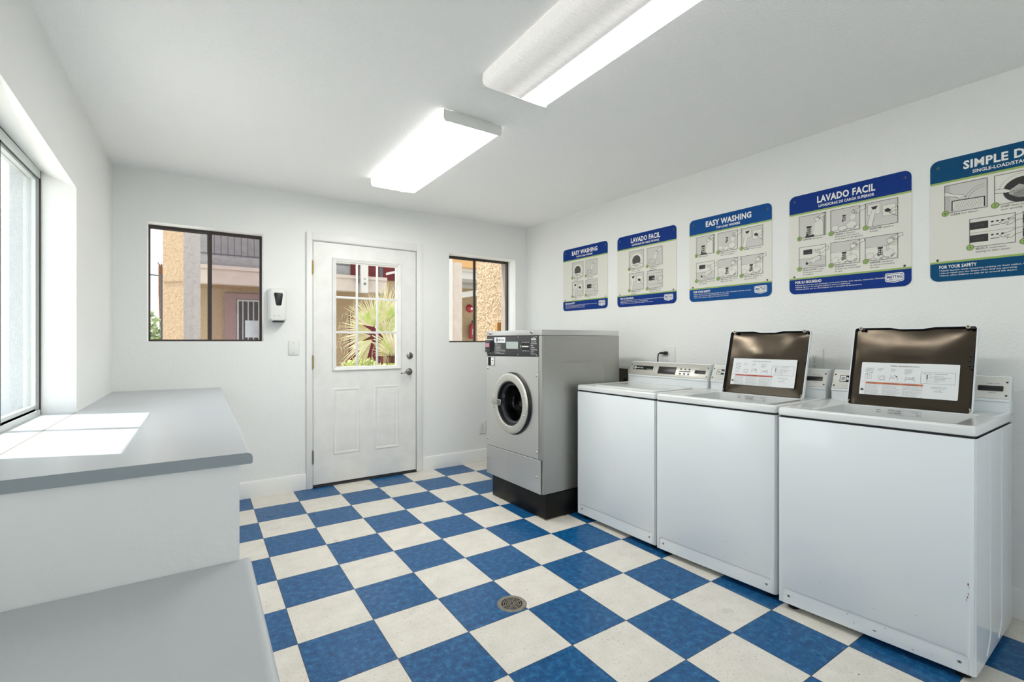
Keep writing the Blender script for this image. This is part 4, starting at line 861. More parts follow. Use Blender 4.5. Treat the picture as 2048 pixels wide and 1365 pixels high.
for i, t_ in enumerate(('WASH OPTIONS', 'RINSE', 'COMPLETE', 'SPIN 25 MINUTES', 'EXTRACT', 'DRAIN LINE')): s.text(t_, 0.575, 0.084 - i * 0.0142, 0.0065, 3, width=min(0.070, 0.0055 * len(t_)), l=1, bold=0.03)
s.build('panel_lettering', cp, deform=ff, smooth=0)
g = G([mat('grey_green_lcd', rgb(168, 178, 170), 0.2)]); g.rings([rrect(0.276, 0.425, 0.048, 0.100, 0.003, z, 3) for z in (0.0, 0.0018)]); g.build('display', cp, deform=ff)
for j, y in enumerate((0.084, 0.050)):
    for i in range(3):
        g = G([M_HOLE]); x = 0.485 + i * 0.030; g.rings([rrect(x - 0.008, x + 0.008, y - 0.005, y + 0.005, 0.003, z, 3) for z in (0.0, 0.003)]); g.build('button', cp, deform=ff)
for x, z in ((0.060, 0.012), (0.205, 0.134), (0.205, 0.010), (0.425, 0.134), (0.425, 0.008), (0.636, 0.134), (0.640, 0.008)):
    g = G([M_CHROME]); g.lathe([(0.0, 0.003), (0.003, 0.0025), (0.0045, 0.0)], (x, 0.0, 1.110 + z), (0, -1, 0), 0, 12); g.build('screw', cp)
g = G([M_CHAR, M_HOLE, mat('pink_coin_label', rgb(192, 128, 146), 0.5), M_ALU]); g.box((-0.003, -0.012, 1.128), (0.066, 0.002, 1.222), 0, bev=0.003); g.box((0.004, -0.0132, 1.168), (0.058, -0.0115, 1.198), 2); g.box((0.068, -0.003, 1.140), (0.110, 0.0, 1.216), 1); g.box((0.010, 0.0, 1.222), (0.09, -0.004, 1.230), 3); g.box((0.004, -0.0132, 1.158), (0.058, -0.0115, 1.163), 1)
g.build('coin_slot', cp)
# soap dial recess
g = G([M_HOLE, M_WHITE, M_CHROME]); fr = [(0.018, 1.022), (0.118, 1.022), (0.118, 1.094), (0.018, 1.094)]
g.rings([[(x + (i if x < 0.05 else -i), y, z + (i if z < 1.05 else -i)) for x, z in fr] for i, y in ((0.0, 0.0), (0.0, -0.004), (0.004, -0.005), (0.006, -0.001))], 2, cap0=False, cap1=False)
g.box((0.024, -0.0006, 1.028), (0.070, 0.0, 1.088), 0); g.box((0.068, -0.003, 1.030), (0.112, 0.0, 1.086), 1, bev=0.001); g.cyl((0.092, -0.003, 1.064), (0.092, -0.005, 1.064), 0.0045, 0, 12); g.cyl((0.084, -0.003, 1.044), (0.084, -0.004, 1.044), 0.002, 0, 8)
g.build('dispenser_recess', r)
# the round door
DX, DZ = 0.355, 0.762
g = G([M_BLACK]); g.lathe([(0.226, 0.0), (0.227, 0.006), (0.224, 0.013), (0.19, 0.014)], (DX + 0.003, 0.0, DZ), (0, -1, 0), 0, 64); gas = g.build('door_gasket', r)
g = G([brushed('door_ring_aluminium', rgb(214, 211, 203), 0.42, 6, 6, 0.001)])
g.lathe([(0.210, 0.010), (0.217, 0.015), (0.219, 0.022), (0.2165, 0.029), (0.211, 0.0325), (0.205, 0.0335), (0.172, 0.0335), (0.166, 0.0325), (0.162, 0.029), (0.160, 0.022), (0.158, 0.0)], (DX, 0.0, DZ), (0, -1, 0), 0, 72); door = g.build('door', r, smooth=28)
g = G([M_RUBBER, mat('grey_plastic_ring', rgb(84, 84, 86), 0.3)])
g.lathe([(0.161, 0.026), (0.152, 0.022), (0.150, 0.004), (0.142, -0.004)], (DX, 0, DZ), (0, -1, 0), 0, 56)
g.lathe([(0.142, -0.004), (0.134, -0.008), (0.131, -0.022)], (DX, 0, DZ), (0, -1, 0), 1, 56)
g.build('window_gasket', door)
g = G([M_DRUMGLASS]); g.lathe([(0.137, 0.002), (0.130, 0.0), (0.124, -0.02), (0.116, -0.06), (0.100, -0.085), (0.05, -0.095), (0.0, -0.097)], (DX, 0, DZ), (0, -1, 0), 0, 56); g.build('door_glass', door)
g = G([mat('dark_drum_steel', rgb(128, 126, 122), 0.3, metal=0.9), M_HOLE]); g.lathe([(0.150, -0.012), (0.146, -0.03), (0.160, -0.06), (0.205, -0.10), (0.22, -0.40), (0.0, -0.41)], (DX, 0, DZ), (0, -1, 0), 0, 48)
for k in range(3):
    a = 2 * PI * k / 3 + 0.5; g.box((DX + math.cos(a) * 0.19 - 0.02, 0.12, DZ + math.sin(a) * 0.19 - 0.02), (DX + math.cos(a) * 0.19 + 0.02, 0.38, DZ + math.sin(a) * 0.19 + 0.02), 0, bev=0.01)
g.build('drum', r)
g = G([M_CHROME, M_DARKGAP]); hx = DX - 0.190
g.box((hx - 0.026, -0.042, DZ - 0.020), (hx + 0.030, -0.030, DZ + 0.020), 0, bev=0.004); g.box((hx + 0.010, -0.052, DZ - 0.023), (hx + 0.108, -0.038, DZ + 0.023), 0, bev=0.004)
g.box((hx + 0.060, -0.0532, DZ - 0.016), (hx + 0.098, -0.0515, DZ + 0.016), 1)
for q_ in range(4): g.box((hx + 0.063 + q_ * 0.008, -0.0545, DZ - 0.015), (hx + 0.067 + q_ * 0.008, -0.052, DZ + 0.015), 0)
g.build('door_handle', door)
for x, z in ((hx - 0.006, 0.042), (hx - 0.006, -0.044), (DX + 0.185, 0.065), (DX + 0.185, -0.065)):
    g = G([M_CHROME]); g.lathe([(0.0, 0.007), (0.005, 0.006), (0.008, 0.0)], (x, -0.0325, DZ + z), (0, -1, 0), 0, 14); g.build('screw', door)

# ------------------------------------------------------------------ instruction signs
SW = SH = 0.585
def hand(s, x, y, k, fl=1, w=0.0016):
    """open outline hand reaching in from the right (fl=1) or left (-1); (x,y) finger tips"""
    P = [(0, 0), (0.010, 0.006), (0.022, 0.009), (0.034, 0.016), (0.050, 0.020), (0.052, 0.004), (0.036, 0.000), (0.026, -0.008), (0.016, -0.010), (0.020, -0.004), (0.008, -0.005)]
    pts = [(x + fl * a * k, y + b * k) for a, b in P]; s.pg(pts, 0, 3); s.line(pts + [pts[0]], w, 2, 4); s.line([(x + fl * 0.010 * k, y - 0.001 * k), (x + fl * 0.024 * k, y + 0.001 * k)], w, 2, 4)
def cup(s, x, y, k):
    s.pg([(x, y), (x + 0.018 * k, y + 0.006 * k), (x + 0.022 * k, y - 0.010 * k), (x + 0.006 * k, y - 0.016 * k)], 0, 4)
    s.line([(x, y), (x + 0.018 * k, y + 0.006 * k), (x + 0.022 * k, y - 0.010 * k), (x + 0.006 * k, y - 0.016 * k), (x, y)], 0.0014, 2, 5); hand(s, x + 0.010 * k, y + 0.004 * k, k * 0.75)
def agitator(s, x, y, k):
    s.rect(x - 0.010 * k, y + 0.030 * k, x + 0.010 * k, y + 0.036 * k, 2, 4); s.rect(x - 0.008 * k, y, x + 0.008 * k, y + 0.030 * k, 2, 4)
    for q in range(3): s.rect(x - 0.006 * k, y + (0.004 + q * 0.009) * k, x - 0.002 * k, y + (0.009 + q * 0.009) * k, 0, 5); s.rect(x + 0.002 * k, y + (0.004 + q * 0.009) * k, x + 0.006 * k, y + (0.009 + q * 0.009) * k, 0, 5)
    s.pg([(x - 0.010 * k, y + 0.012 * k), (x - 0.012 * k, y - 0.002 * k), (x - 0.004 * k, y - 0.006 * k), (x, y + 0.006 * k)], 2, 3)
def wave(s, x0, x1, y, a, mi=3):
    s.line([(x0 + (x1 - x0) * i / 14, y + a * math.sin(i * 1.3) * (0.5 + 0.5 * math.sin(i * 0.7))) for i in range(15)], 0.0009, mi, 3)
def blob(s, x, y, rx, ry, n=9, mi=0, seed=0):
    rn = random.Random(seed); pts = [(x + rx * math.cos(2 * PI * i / n) * rn.uniform(0.8, 1.1), y + ry * math.sin(2 * PI * i / n) * rn.uniform(0.75, 1.1)) for i in range(n)]
    s.pg(pts, mi, 3); s.line(pts + [pts[0]], 0.0009, 3, 3.5)
def picto(kind, w, h):
    """0 white 1 grey 2 ink 3 ink grey"""
    s = Sheet([M_SIGNW, M_SIGNGR, M_INK, M_INKG]); s.rect(0, 0, w, h, 1, 1); k = w / 0.14
    if kind == 'drum':
        s.disc(w * 0.5, h * 0.42, w * 0.46, 0, 2, 28, h * 0.46); s.arc(w * 0.5, h * 0.42, w * 0.46, 0, 360, 0.0010, 2, 3, 28, h * 0.46); s.disc(w * 0.5, h * 0.45, w * 0.27, 3, 3, 24, h * 0.28); s.arc(w * 0.5, h * 0.45, w * 0.27, 0, 360, 0.0022, 2, 4, 24, h * 0.28)
        s.pg([(w * 0.10, h * 0.40), (w * 0.30, h * 0.26), (w * 0.60, h * 0.30), (w * 0.92, h * 0.18), (w * 0.92, h * 0.10), (w * 0.5, h * 0.05), (w * 0.16, h * 0.12)], 0, 4); hand(s, w * 0.30, h * 0.20, k * 1.4); s.line([(w * 0.10, h * 0.40), (w * 0.30, h * 0.26), (w * 0.60, h * 0.30), (w * 0.92, h * 0.22)], 0.0016, 2, 5); s.line([(w * 0.2, h * 0.2), (w * 0.45, h * 0.10), (w * 0.7, h * 0.12)], 0.0022, 2, 5)
    elif kind == 'pour_drawer':
        s.box_line(w * 0.12, h * 0.10, w * 0.55, h * 0.36, 0.0014, 2, 3); s.box_line(w * 0.18, h * 0.16, w * 0.48, h * 0.30, 0.001, 3, 3); s.pg([(w * 0.42, h * 0.66), (w * 0.60, h * 0.60), (w * 0.56, h * 0.30), (w * 0.44, h * 0.36)], 0, 3); s.line([(w * 0.42, h * 0.66), (w * 0.45, h * 0.36)], 0.001, 3, 4); cup(s, w * 0.48, h * 0.72, k * 1.3); s.line([(w * 0.6, h * 0.4), (w * 0.85, h * 0.05)], 0.001, 3, 3)
    elif kind == 'card':
        s.rect(w * 0.08, h * 0.50, w * 0.46, h * 0.92, 0, 2); s.box_line(w * 0.08, h * 0.50, w * 0.46, h * 0.92, 0.0011, 3, 3); s.pg([(w * 0.18, h * 0.82), (w * 0.40, h * 0.84), (w * 0.34, h * 0.72), (w * 0.24, h * 0.70)], 2, 4); s.pg([(w * 0.22, h * 0.70), (w * 0.34, h * 0.72), (w * 0.30, h * 0.45), (w * 0.20, h * 0.02), (w * 0.05, h * 0.02), (w * 0.14, h * 0.45)], 0, 3.5); s.line([(w * 0.22, h * 0.70), (w * 0.14, h * 0.45), (w * 0.05, h * 0.02)], 0.0011, 2, 4); s.line([(w * 0.34, h * 0.72), (w * 0.28, h * 0.4), (w * 0.22, h * 0.02)], 0.0011, 2, 4)
        s.rect(w * 0.54, h * 0.36, w * 0.94, h * 0.80, 0, 2); s.box_line(w * 0.54, h * 0.36, w * 0.94, h * 0.80, 0.0011, 3, 3); s.pg([(w * 0.60, h * 0.62), (w * 0.70, h * 0.66), (w * 0.80, h * 0.58), (w * 0.76, h * 0.50), (w * 0.62, h * 0.52)], 2, 4); hand(s, w * 0.66, h * 0.52, k * 0.9); s.line([(w * 0.74, h * 0.46), (w * 0.98, h * 0.28)], 0.0018, 2, 4)
    elif kind == 'select_small':
        s.line([(0, h * 0.84), (w, h * 0.84)], 0.0011, 3, 3); s.rect(w * 0.12, h * 0.44, w * 0.50, h * 0.70, 2, 3); s.rect(w * 0.38, h * 0.50, w * 0.44, h * 0.56, 1, 4)
        for i in range(3): s.line([(w * 0.60, h * (0.66 - i * 0.07)), (w * 0.66 + i * 0.04 * w, h * (0.66 - i * 0.07))], 0.0016, 2, 3); s.disc(w * (0.74 + i * 0.08), h * 0.64, 0.002, 2, 3, 8)
        hand(s, w * 0.62, h * 0.46, k * 1.1); s.line([(w * 0.70, h * 0.30), (w * 0.98, h * 0.16)], 0.0014, 2, 4); s.line([(0, h * 0.24), (w, h * 0.20)], 0.0011, 3, 3)
    elif kind == 'add_deterg':
        s.line([(w * 0.94, 0), (w * 0.94, h)], 0.004, 3, 3); s.pg([(w * 0.50, h * 0.10), (w * 0.56, h * 0.60), (w * 0.70, h * 0.74), (w * 0.84, h * 0.72), (w * 0.90, h * 0.60), (w * 0.90, h * 0.04), (w * 0.5, h * 0.04)], 0, 2); s.line([(w * 0.50, h * 0.10), (w * 0.58, h * 0.45), (w * 0.60, h * 0.62), (w * 0.70, h * 0.74)], 0.0010, 2, 3); s.line([(w * 0.86, h * 0.72), (w * 0.90, h * 0.6), (w * 0.90, h * 0.05)], 0.0011, 3, 3); agitator(s, w * 0.38, h * 0.12, k * 1.35); s.pg([(w * 0.20, 0), (w * 0.26, h * 0.08), (w * 0.55, h * 0.10), (w * 0.60, 0)], 2, 3); cup(s, w * 0.58, h * 0.80, k * 1.2)
    elif kind in ('load_tub', 'water_tub', 'soft_tub'):
        yy = h * (0.42 if kind == 'load_tub' else 0.56)
        s.pg([(0.001, 0.001), (w - 0.001, 0.001), (w - 0.001, yy + 0.006), (w * 0.6, yy - 0.004), (w * 0.3, yy + 0.002), (0.001, yy - 0.004)], 0 if kind != 'load_tub' else 1, 2)
        if kind != 'load_tub': wave(s, 0.002, w - 0.002, yy, 0.004)
        for i, (bx, by, rx, ry) in enumerate(((0.16, 0.20, 0.14, 0.16), (0.42, 0.14, 0.18, 0.13), (0.72, 0.22, 0.20, 0.20), (0.88, 0.10, 0.10, 0.10), (0.22, 0.06, 0.14, 0.05), (0.60, 0.06, 0.16, 0.06))): blob(s, w * bx, h * by, w * rx, h * ry, seed=i + len(kind))
        agitator(s, w * 0.47, h * (0.46 if kind == 'load_tub' else 0.20), k * (0.9 if kind == 'load_tub' else 1.15))
        if kind == 'load_tub': blob(s, w * 0.76, h * 0.55, w * 0.11, h * 0.16, seed=5); hand(s, w * 0.72, h * 0.78, k * 1.3); s.line([(w * 0.74, h * 0.9), (w * 0.84, h * 0.8), (w * 0.8, h * 0.66)], 0.0016, 2, 5)
        else: cup(s, w * 0.66, h * 0.80, k * 1.4); s.line([(w * 0.68, h * 0.66), (w * 0.66, h * 0.36)], 0.0012, 3, 4); s.line([(w * 0.74, h * 0.66), (w * 0.70, h * 0.30)], 0.0008, 3, 4)
    elif kind == 'select_two':
        s.rect(0.001, h * 0.46, w - 0.001, h - 0.001, 0, 2); s.line([(0, h * 0.45), (w, h * 0.45)], 0.0012, 2, 3); s.rect(w * 0.16, h * 0.64, w * 0.50, h * 0.86, 2, 3); s.rect(w * 0.34, h * 0.68, w * 0.46, h * 0.72, 3, 4)
        s.line([(w * 0.56, h * 0.78), (w * 0.76, h * 0.80)], 0.0012, 2, 3); s.line([(w * 0.56, h * 0.84), (w * 0.56, h * 0.70)], 0.0012, 2, 3)
        for i in range(3): s.line([(w * (0.62 + i * 0.08), h * 0.85), (w * (0.62 + i * 0.08), h * 0.76)], 0.0016, 2, 3)
        hand(s, w * 0.62, h * 0.70, k * 1.3); s.line([(w * 0.72, h * 0.52), (w * 0.98, h * 0.50)], 0.0016, 2, 4); s.disc(w * 0.30, h * 0.22, 0.0075 * k, 2, 3, 14); hand(s, w * 0.26, h * 0.30, k * 1.5); s.line([(w * 0.36, h * 0.12), (w * 0.96, h * 0.06)], 0.0016, 2, 4); s.box_line(w * 0.62, h * 0.30, w * 0.84, h * 0.38, 0.0006, 3, 3)
    elif kind == 'lint':
        for i in range(4): s.line([(w * (0.02 + i * 0.035), 0), (w * (0.02 + i * 0.035), h)], 0.0007, 3, 3)
        s.arc(w * 0.98, h * 0.25, w * 0.52, 95, 180, 0.0012, 3, 3); s.arc(w * 0.98, h * 0.25, w * 0.44, 95, 180, 0.0012, 3, 3); s.pg([(w * 0.18, h * 0.08), (w * 0.96, h * 0.04), (w * 0.96, h * 0.36), (w * 0.18, h * 0.40)], 0, 4); s.line([(w * 0.18, h * 0.05), (w * 0.18, h * 0.40), (w * 0.94, h * 0.38), (w * 0.94, h * 0.05)], 0.0042, 2, 5)
        for i in range(12): s.line([(w * (0.22 + i * 0.055), h * 0.08), (w * (0.22 + i * 0.055 + 0.10), h * 0.35)], 0.0006, 2, 5); s.line([(w * (0.22 + i * 0.055 + 0.10), h * 0.08), (w * (0.22 + i * 0.055), h * 0.35)], 0.0006, 2, 5)
        s.pg([(0.001, h * 0.78), (w * 0.20, h * 0.66), (w * 0.46, h * 0.56), (w * 0.52, h * 0.48), (w * 0.36, h * 0.42), (w * 0.30, h * 0.52), (w * 0.001, h * 0.62)], 0, 6); s.line([(0.001, h * 0.78), (w * 0.20, h * 0.66), (w * 0.46, h * 0.56), (w * 0.52, h * 0.48), (w * 0.44, h * 0.50), (w * 0.36, h * 0.42), (w * 0.30, h * 0.52), (w * 0.001, h * 0.62)], 0.0014, 2, 7)
    elif kind == 'dryer_load':
        s.rect(0.001, 0.001, w - 0.001, h - 0.001, 0, 2); s.arc(w * 0.6, h * 0.36, w * 0.52, 20, 180, 0.0010, 3, 3, 20); s.disc(w * 0.6, h * 0.40, w * 0.42, 2, 3, 28, h * 0.42); blob(s, w * 0.55, h * 0.36, w * 0.24, h * 0.22, 11, 0, 3); blob(s, w * 0.68, h * 0.22, w * 0.3, h * 0.13, 11, 0, 8); s.pg([(0.001, h * 0.52), (w * 0.22, h * 0.50), (w * 0.42, h * 0.38), (w * 0.24, h * 0.36), (0.001, h * 0.40)], 0, 6); s.line([(0.001, h * 0.52), (w * 0.22, h * 0.50), (w * 0.42, h * 0.38), (w * 0.24, h * 0.36), (0.001, h * 0.40)], 0.0014, 2, 7)
    elif kind == 'dryer_select':
        s.rect(0.001, 0.001, w - 0.001, h - 0.001, 0, 2)
        for y, t_ in ((0.62, '25:00'), (0.16, '25.0')):
            s.rect(0.001, h * y, w * 0.42, h * (y + 0.26), 2, 3); s.text(t_, w * 0.12, h * (y + 0.08), 0.010, 3, l=4, width=w * 0.2); s.line([(w * 0.48, h * (y + 0.06)), (w * 0.66, h * (y + 0.07))], 0.003, 2, 3)
            for i in range(3): s.rect(w * (0.48 + i * 0.11), h * (y + 0.17), w * (0.54 + i * 0.11), h * (y + 0.22), 2, 3)
            hand(s, w * 0.66, h * (y + 0.12), k * 1.4)
        s.line([(0, h * 0.50), (w, h * 0.50)], 0.0011, 2, 3); s.rect(w * 0.84, h * 0.78, w - 0.001, h * 0.86, 2, 3)
    s.box_line(0, 0, w, h, 0.0021, 2, 5)
    return s
def sign(y0, zt, title, sub, panels, foot, lines, blue, label, tw, sw_, tx=0.5, title_cap=0.036):
    M = rightM(y0, zt - SH, 0.0005)
    r = empty('instruction_sign', M); tag(r, label, 'sign', 'laundry instruction signs')
    dzip = 0.0028
    g = G([M_SIGNW]); g.rings([rrect(0, SW, 0, SH, 0.034, 0.0, 6), rrect(0, SW, 0, SH, 0.034, dzip, 6)]); base = g.build('sign_panel', r)
    def rounded(y_lo, y_hi, top):
        rr = 0.034; P = []
        if top:
            P = [(0, y_lo), (SW, y_lo)] + [(SW - rr + rr * math.cos(math.radians(a)), SH - rr + rr * math.sin(math.radians(a))) for a in range(0, 91, 15)] + [(rr + rr * math.cos(math.radians(a)), SH - rr + rr * math.sin(math.radians(a))) for a in range(90, 181, 15)]
        else:
            P = [(SW, y_hi), (0, y_hi)] + [(rr + rr * math.cos(math.radians(a)), rr + rr * math.sin(math.radians(a))) for a in range(180, 271, 15)] + [(SW - rr + rr * math.cos(math.radians(a)), rr + rr * math.sin(math.radians(a))) for a in range(270, 361, 15)]
        return P
    Y = lambda v: SH * (1 - v)
    s = Sheet([blue, M_SIGNT, M_SIGNG]); s.pg(rounded(Y(0.182), SH, True), 0, 1); s.rect(0, Y(0.198), SW, Y(0.182), 2, 1)
    s.text(title, SW * tx, Y(0.112), title_cap, 1, bold=0.055, width=tw, align='c'); s.text(sub, SW * (tx + 0.003), Y(0.158), 0.0145, 1, bold=0.04, width=sw_, align='c'); s.build('header', base, M=Matrix.Translation((0, 0, dzip)), smooth=0)
    s = Sheet([blue, M_SIGNT, M_SIGNG]); s.pg(rounded(0, Y(0.852), False), 0, 1); s.rect(0, Y(0.852), SW, Y(0.836), 2, 1)
    s.text(foot, 0.034, Y(0.895), 0.0145, 1, bold=0.045, width=0.0088 * len(foot))
    for i, t_ in enumerate(lines): s.disc(0.0365, Y(0.9145 + i * 0.020) + 0.002, 0.0020, 1, 3, 8); s.text(t_, 0.0415, Y(0.918 + i * 0.020), 0.0066, 1, bold=0.01, width=0.0048 * len(t_))
    s.build('footer', base, M=Matrix.Translation((0, 0, dzip)), smooth=0)
    # maker's shield
    s = Sheet([M_SIGNT, blue]); lx, ly, lw_, lh = SW * 0.812, Y(0.962), 0.080, 0.050
    P = [(0, 0.012), (0, lh - 0.006), (0.006, lh), (lw_ - 0.006, lh), (lw_, lh - 0.006), (lw_, 0.012), (lw_ - 0.006, 0.006), (lw_ / 2, 0), (0.006, 0.006)]
    s.pg([(lx + a, ly + b) for a, b in P], 0, 2); s.pg([(lx + lw_ / 2 + (a - lw_ / 2) * 0.92, ly + lh * 0.52 + (b - lh * 0.52) * 0.84) for a, b in P], 1, 3); s.pg([(lx + lw_ / 2 + (a - lw_ / 2) * 0.86, ly + lh * 0.52 + (b - lh * 0.52) * 0.72) for a, b in P], 0, 4); s.text('MAYTAG', lx + lw_ / 2, ly + 0.0225, 0.0150, 1, bold=0.055, width=0.061, align='c', l=5); s.text('COMMERCIAL LAUNDRY', lx + lw_ / 2, ly + 0.0135, 0.0055, 1, bold=0.02, width=0.050, align='c', l=5)
    s.build('maker_shield', base, M=Matrix.Translation((0, 0, dzip)), smooth=0)
    for i, (u0, v0, u1, v1, kind, cap, rest) in enumerate(panels):
        w, h = (u1 - u0) * SW, (v1 - v0) * SH
        p = picto(kind, w, h).build('picture_panel', base, M=Matrix.Translation((u0 * SW, Y(v1), dzip)), smooth=0)
        s = Sheet([M_SIGNG, M_SIGNGD, M_INK, M_INKG]); cx, cy = u0 * SW + 0.002, Y(v1) - 0.001
        s.disc(cx, cy, 0.0135, 1, 7, 22); s.disc(cx, cy, 0.0108, 0, 8, 22); s.text(str(i + 1), cx, cy - 0.0055, 0.011, 1, bold=0.03, width=0.0065, align='c', l=9)
        tx0 = cx + 0.018; ty = cy - 0.0135
        a = s; cw = 0.0068 * len(cap); a.text(cap, tx0, ty, 0.0088, 2, bold=0.035, width=cw, l=2)
        for j, t_ in enumerate(rest): a.text(t_, (tx0 + cw + 0.004) if j == 0 else tx0, ty - j * 0.0128, 0.0080, 3, bold=0.012, width=0.0049 * len(t_), l=2, slant=0.12)
        s.build('step_caption', base, M=Matrix.Translation((0, 0, dzip)), smooth=0)
    for x, y in ((0.028, SH - 0.034), (SW - 0.028, SH - 0.034), (0.028, SH * 0.176), (SW - 0.028, SH * 0.176)):
        g = G([M_NICKEL, M_HOLE]); g.lathe([(0.0, 0.0024), (0.0034, 0.0024), (0.0062, 0.0)], (x, y, dzip), (0, 0, 1), 0, 16); g.lathe([(0.0, 0.0028), (0.0036, 0.0028), (0.0036, 0.0024)], (x, y, dzip), (0, 0, 1), 1, 12); g.build('screw', r)
C3 = ((0.095, 0.338), (0.380, 0.621), (0.663, 0.905))
def six(a, b): return [(C3[i % 3][0], (0.220, 0.531)[i // 3], C3[i % 3][1], (0.439, 0.747)[i // 3], a[i]) + b[i] for i in range(6)]
C2 = ((0.220, 0.477), (0.533, 0.785))
def four(a, b): return [(C2[i % 2][0], (0.235, 0.541)[i // 2], C2[i % 2][1], (0.475, 0.775)[i // 2], a[i]) + b[i] for i in range(4)]
K4 = ('drum', 'pour_drawer', 'card', 'select_small'); K6 = ('add_deterg', 'load_tub', 'card', 'select_two', 'water_tub', 'soft_tub')
EN = ('Never launder items containing cooking oil, foam rubber, flammable materials or fumes.', 'Never reach into the washers while they are operating.', 'Never allow children to play on or around the washers.')
ES = ('Nunca lave articulos que contengan aceite para cocinar, hule espuma, materiales inflamables o gases.', 'Nunca ingrese a las lavadoras mientras esten en operacion.', 'Nunca permita que los ni\u00f1os jueguen con o alrededor de las lavadoras.')
sign(-0.337, 2.086, 'EASY WASHING', 'FRONT-LOAD WASHERS', four(K4, (('LOAD', ('washer and close', 'door securely.')), ('ADD', ('detergent and', 'fabric softener.')), ('INSERT', ('card or coins', 'in washer.')), ('SELECT', ('fabric setting', 'to start.')))), 'FOR YOUR SAFETY', EN, M_NAVY, 'blue and white EASY WASHING sign for front-load washers, farthest along the right wall', 0.335, 0.21)
sign(-1.033, 2.083, 'LAVADO FACIL', 'LAVADORAS DE CARGA FRONTAL', four(K4, (('CARGAR', ('la lavadora', 'y cierre la puerta.')), ('AGREGAR', ('detergente', 'y suavizante en', 'el dispensador.')), ('INSERTAR', ('tarjeta o', 'monedas en la', 'lavadora.')), ('SELECCIONAR', ('el tipo', 'de tela para encender.')))), 'POR SU SEGURIDAD', ES, M_NAVY, 'navy LAVADO FACIL sign for carga frontal washers, second in the row', 0.290, 0.27)
sign(-1.728, 2.080, 'EASY WASHING', 'TOP-LOAD WASHERS', six(K6, (('ADD', ('detergent.',)), ('LOAD', ('washer loosely to', 'top of the agitator.')), ('INSERT', ('card or coins.',)), ('SELECT', ('fabric setting to', 'start washer.')), ('ADD', ('bleach after tub is', 'filled with water.')), ('ADD', ('fabric softener at', 'appropriate time.')))), 'FOR YOUR SAFETY', EN, M_BLUE, 'bright blue EASY WASHING sign for top-load washers, middle of the five signs', 0.325, 0.17)
sign(-2.417, 2.079, 'LAVADO FACIL', 'LAVADORAS DE CARGA SUPERIOR', six(K6, (('AGREGAR', ('detergente.',)), ('CARGAR', ('la lavadora', 'libremente solo hasta la', 'parte superior del agitador.')), ('INSERTAR', ('tarjeta o', 'monedas.')), ('SELECCIONAR', ('el tipo', 'de tela para encender', 'la lavadora.')), ('AGREGAR', ('blanqueador', 'despues que la tina llene', 'de agua.')), ('AGREGAR', ('suavizante', 'de telas en el momento', 'adecuado.')))), 'POR SU SEGURIDAD', ES, M_NAVY, 'navy LAVADO FACIL sign for carga superior washers, above the second raised lid', 0.280, 0.268)
sign(-3.074, 2.087, 'SIMPLE DRYING', 'SINGLE-LOAD/STACKED DRYERS',
     [(0.093, 0.219, 0.343, 0.445, 'lint', 'CLEAN', ('lint filter.',)), (0.384, 0.219, 0.634, 0.445, 'dryer_load', 'LOAD', ('dryer and close', 'door securely.')), (0.675, 0.219, 0.925, 0.445, 'card', 'INSERT', ('card or coins.',)), (0.243, 0.525, 0.495, 0.746, 'dryer_select', 'SELECT', ('temperature', 'setting to start dryer.')), (0.536, 0.525, 0.786, 0.746, 'dryer_select', 'PRESS', ('start button.',))],
     'FOR YOUR SAFETY', ('Never launder items containing cooking oil, foam rubber, flammable materials or fumes.', 'Never reach into the dryers while they are operating.', 'Never allow children to play on or around the dryers.'), M_TEAL, 'teal SIMPLE DRYING sign cut off by the edge of the view', 0.345, 0.285)
# ------------------------------------------------------------------ outside
g = G(M_CONC); g.box((-14, 0.56, -0.12), (16, 30, -0.02)); g.box((-14, -16, -0.12), (-1.062, 0.56, -0.02)); g.box((-1.062, -16, -0.12), (16, YF - 0.2, -0.02)); tag(g.build('ground', smooth=0), kind='structure')  # unseen paving behind the camera added, all kept pale to bounce light indoors
# ochre corner column
def plane_prism(g, pts, z0, z1, mi=0): g.rings([[(x, y, z0) for x, y in pts], [(x, y, z1) for x, y in pts]], mi)
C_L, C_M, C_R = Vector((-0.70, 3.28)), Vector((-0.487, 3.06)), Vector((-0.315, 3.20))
r = empty('stucco_column', Matrix.Translation((C_M.x, C_M.y, 0))); tag(r, 'tall square stucco column, ochre with its shaded face coloured greyish pink, beyond the small window', 'column')
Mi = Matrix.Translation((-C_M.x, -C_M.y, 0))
g = G([M_STUCCO_O, M_STUCCO_O_SHADE]); back = C_L + (C_R - C_M)
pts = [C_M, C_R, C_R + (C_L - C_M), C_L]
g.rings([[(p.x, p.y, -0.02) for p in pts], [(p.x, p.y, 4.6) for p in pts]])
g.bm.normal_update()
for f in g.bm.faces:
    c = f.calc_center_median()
    if f.normal.x > 0.3 and f.normal.y < 0: f.material_index = 1  # face turned from the sun: its shade is put into a greyer colour
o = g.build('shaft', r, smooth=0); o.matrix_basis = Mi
g = G([M_STUCCO_T]); d1 = (C_L - C_M).normalized(); q = [C_M + d1 * 0.012 - Vector((0.004, 0.004)), C_L - d1 * 0.012 - Vector((0.004, 0.004))]
g.box((-0.005, -0.005, 0), (0.005, 0.005, 0.004)); o = g.build('score_line', r); 
o.matrix_basis = frameM(((q[0].x + q[1].x) / 2 - C_M.x, (q[0].y + q[1].y) / 2 - C_M.y, 1.93), Vector((d1.x, d1.y, 0)) * 27, Vector((-d1.y, d1.x, 0)), Vector((0, 0, 1)))

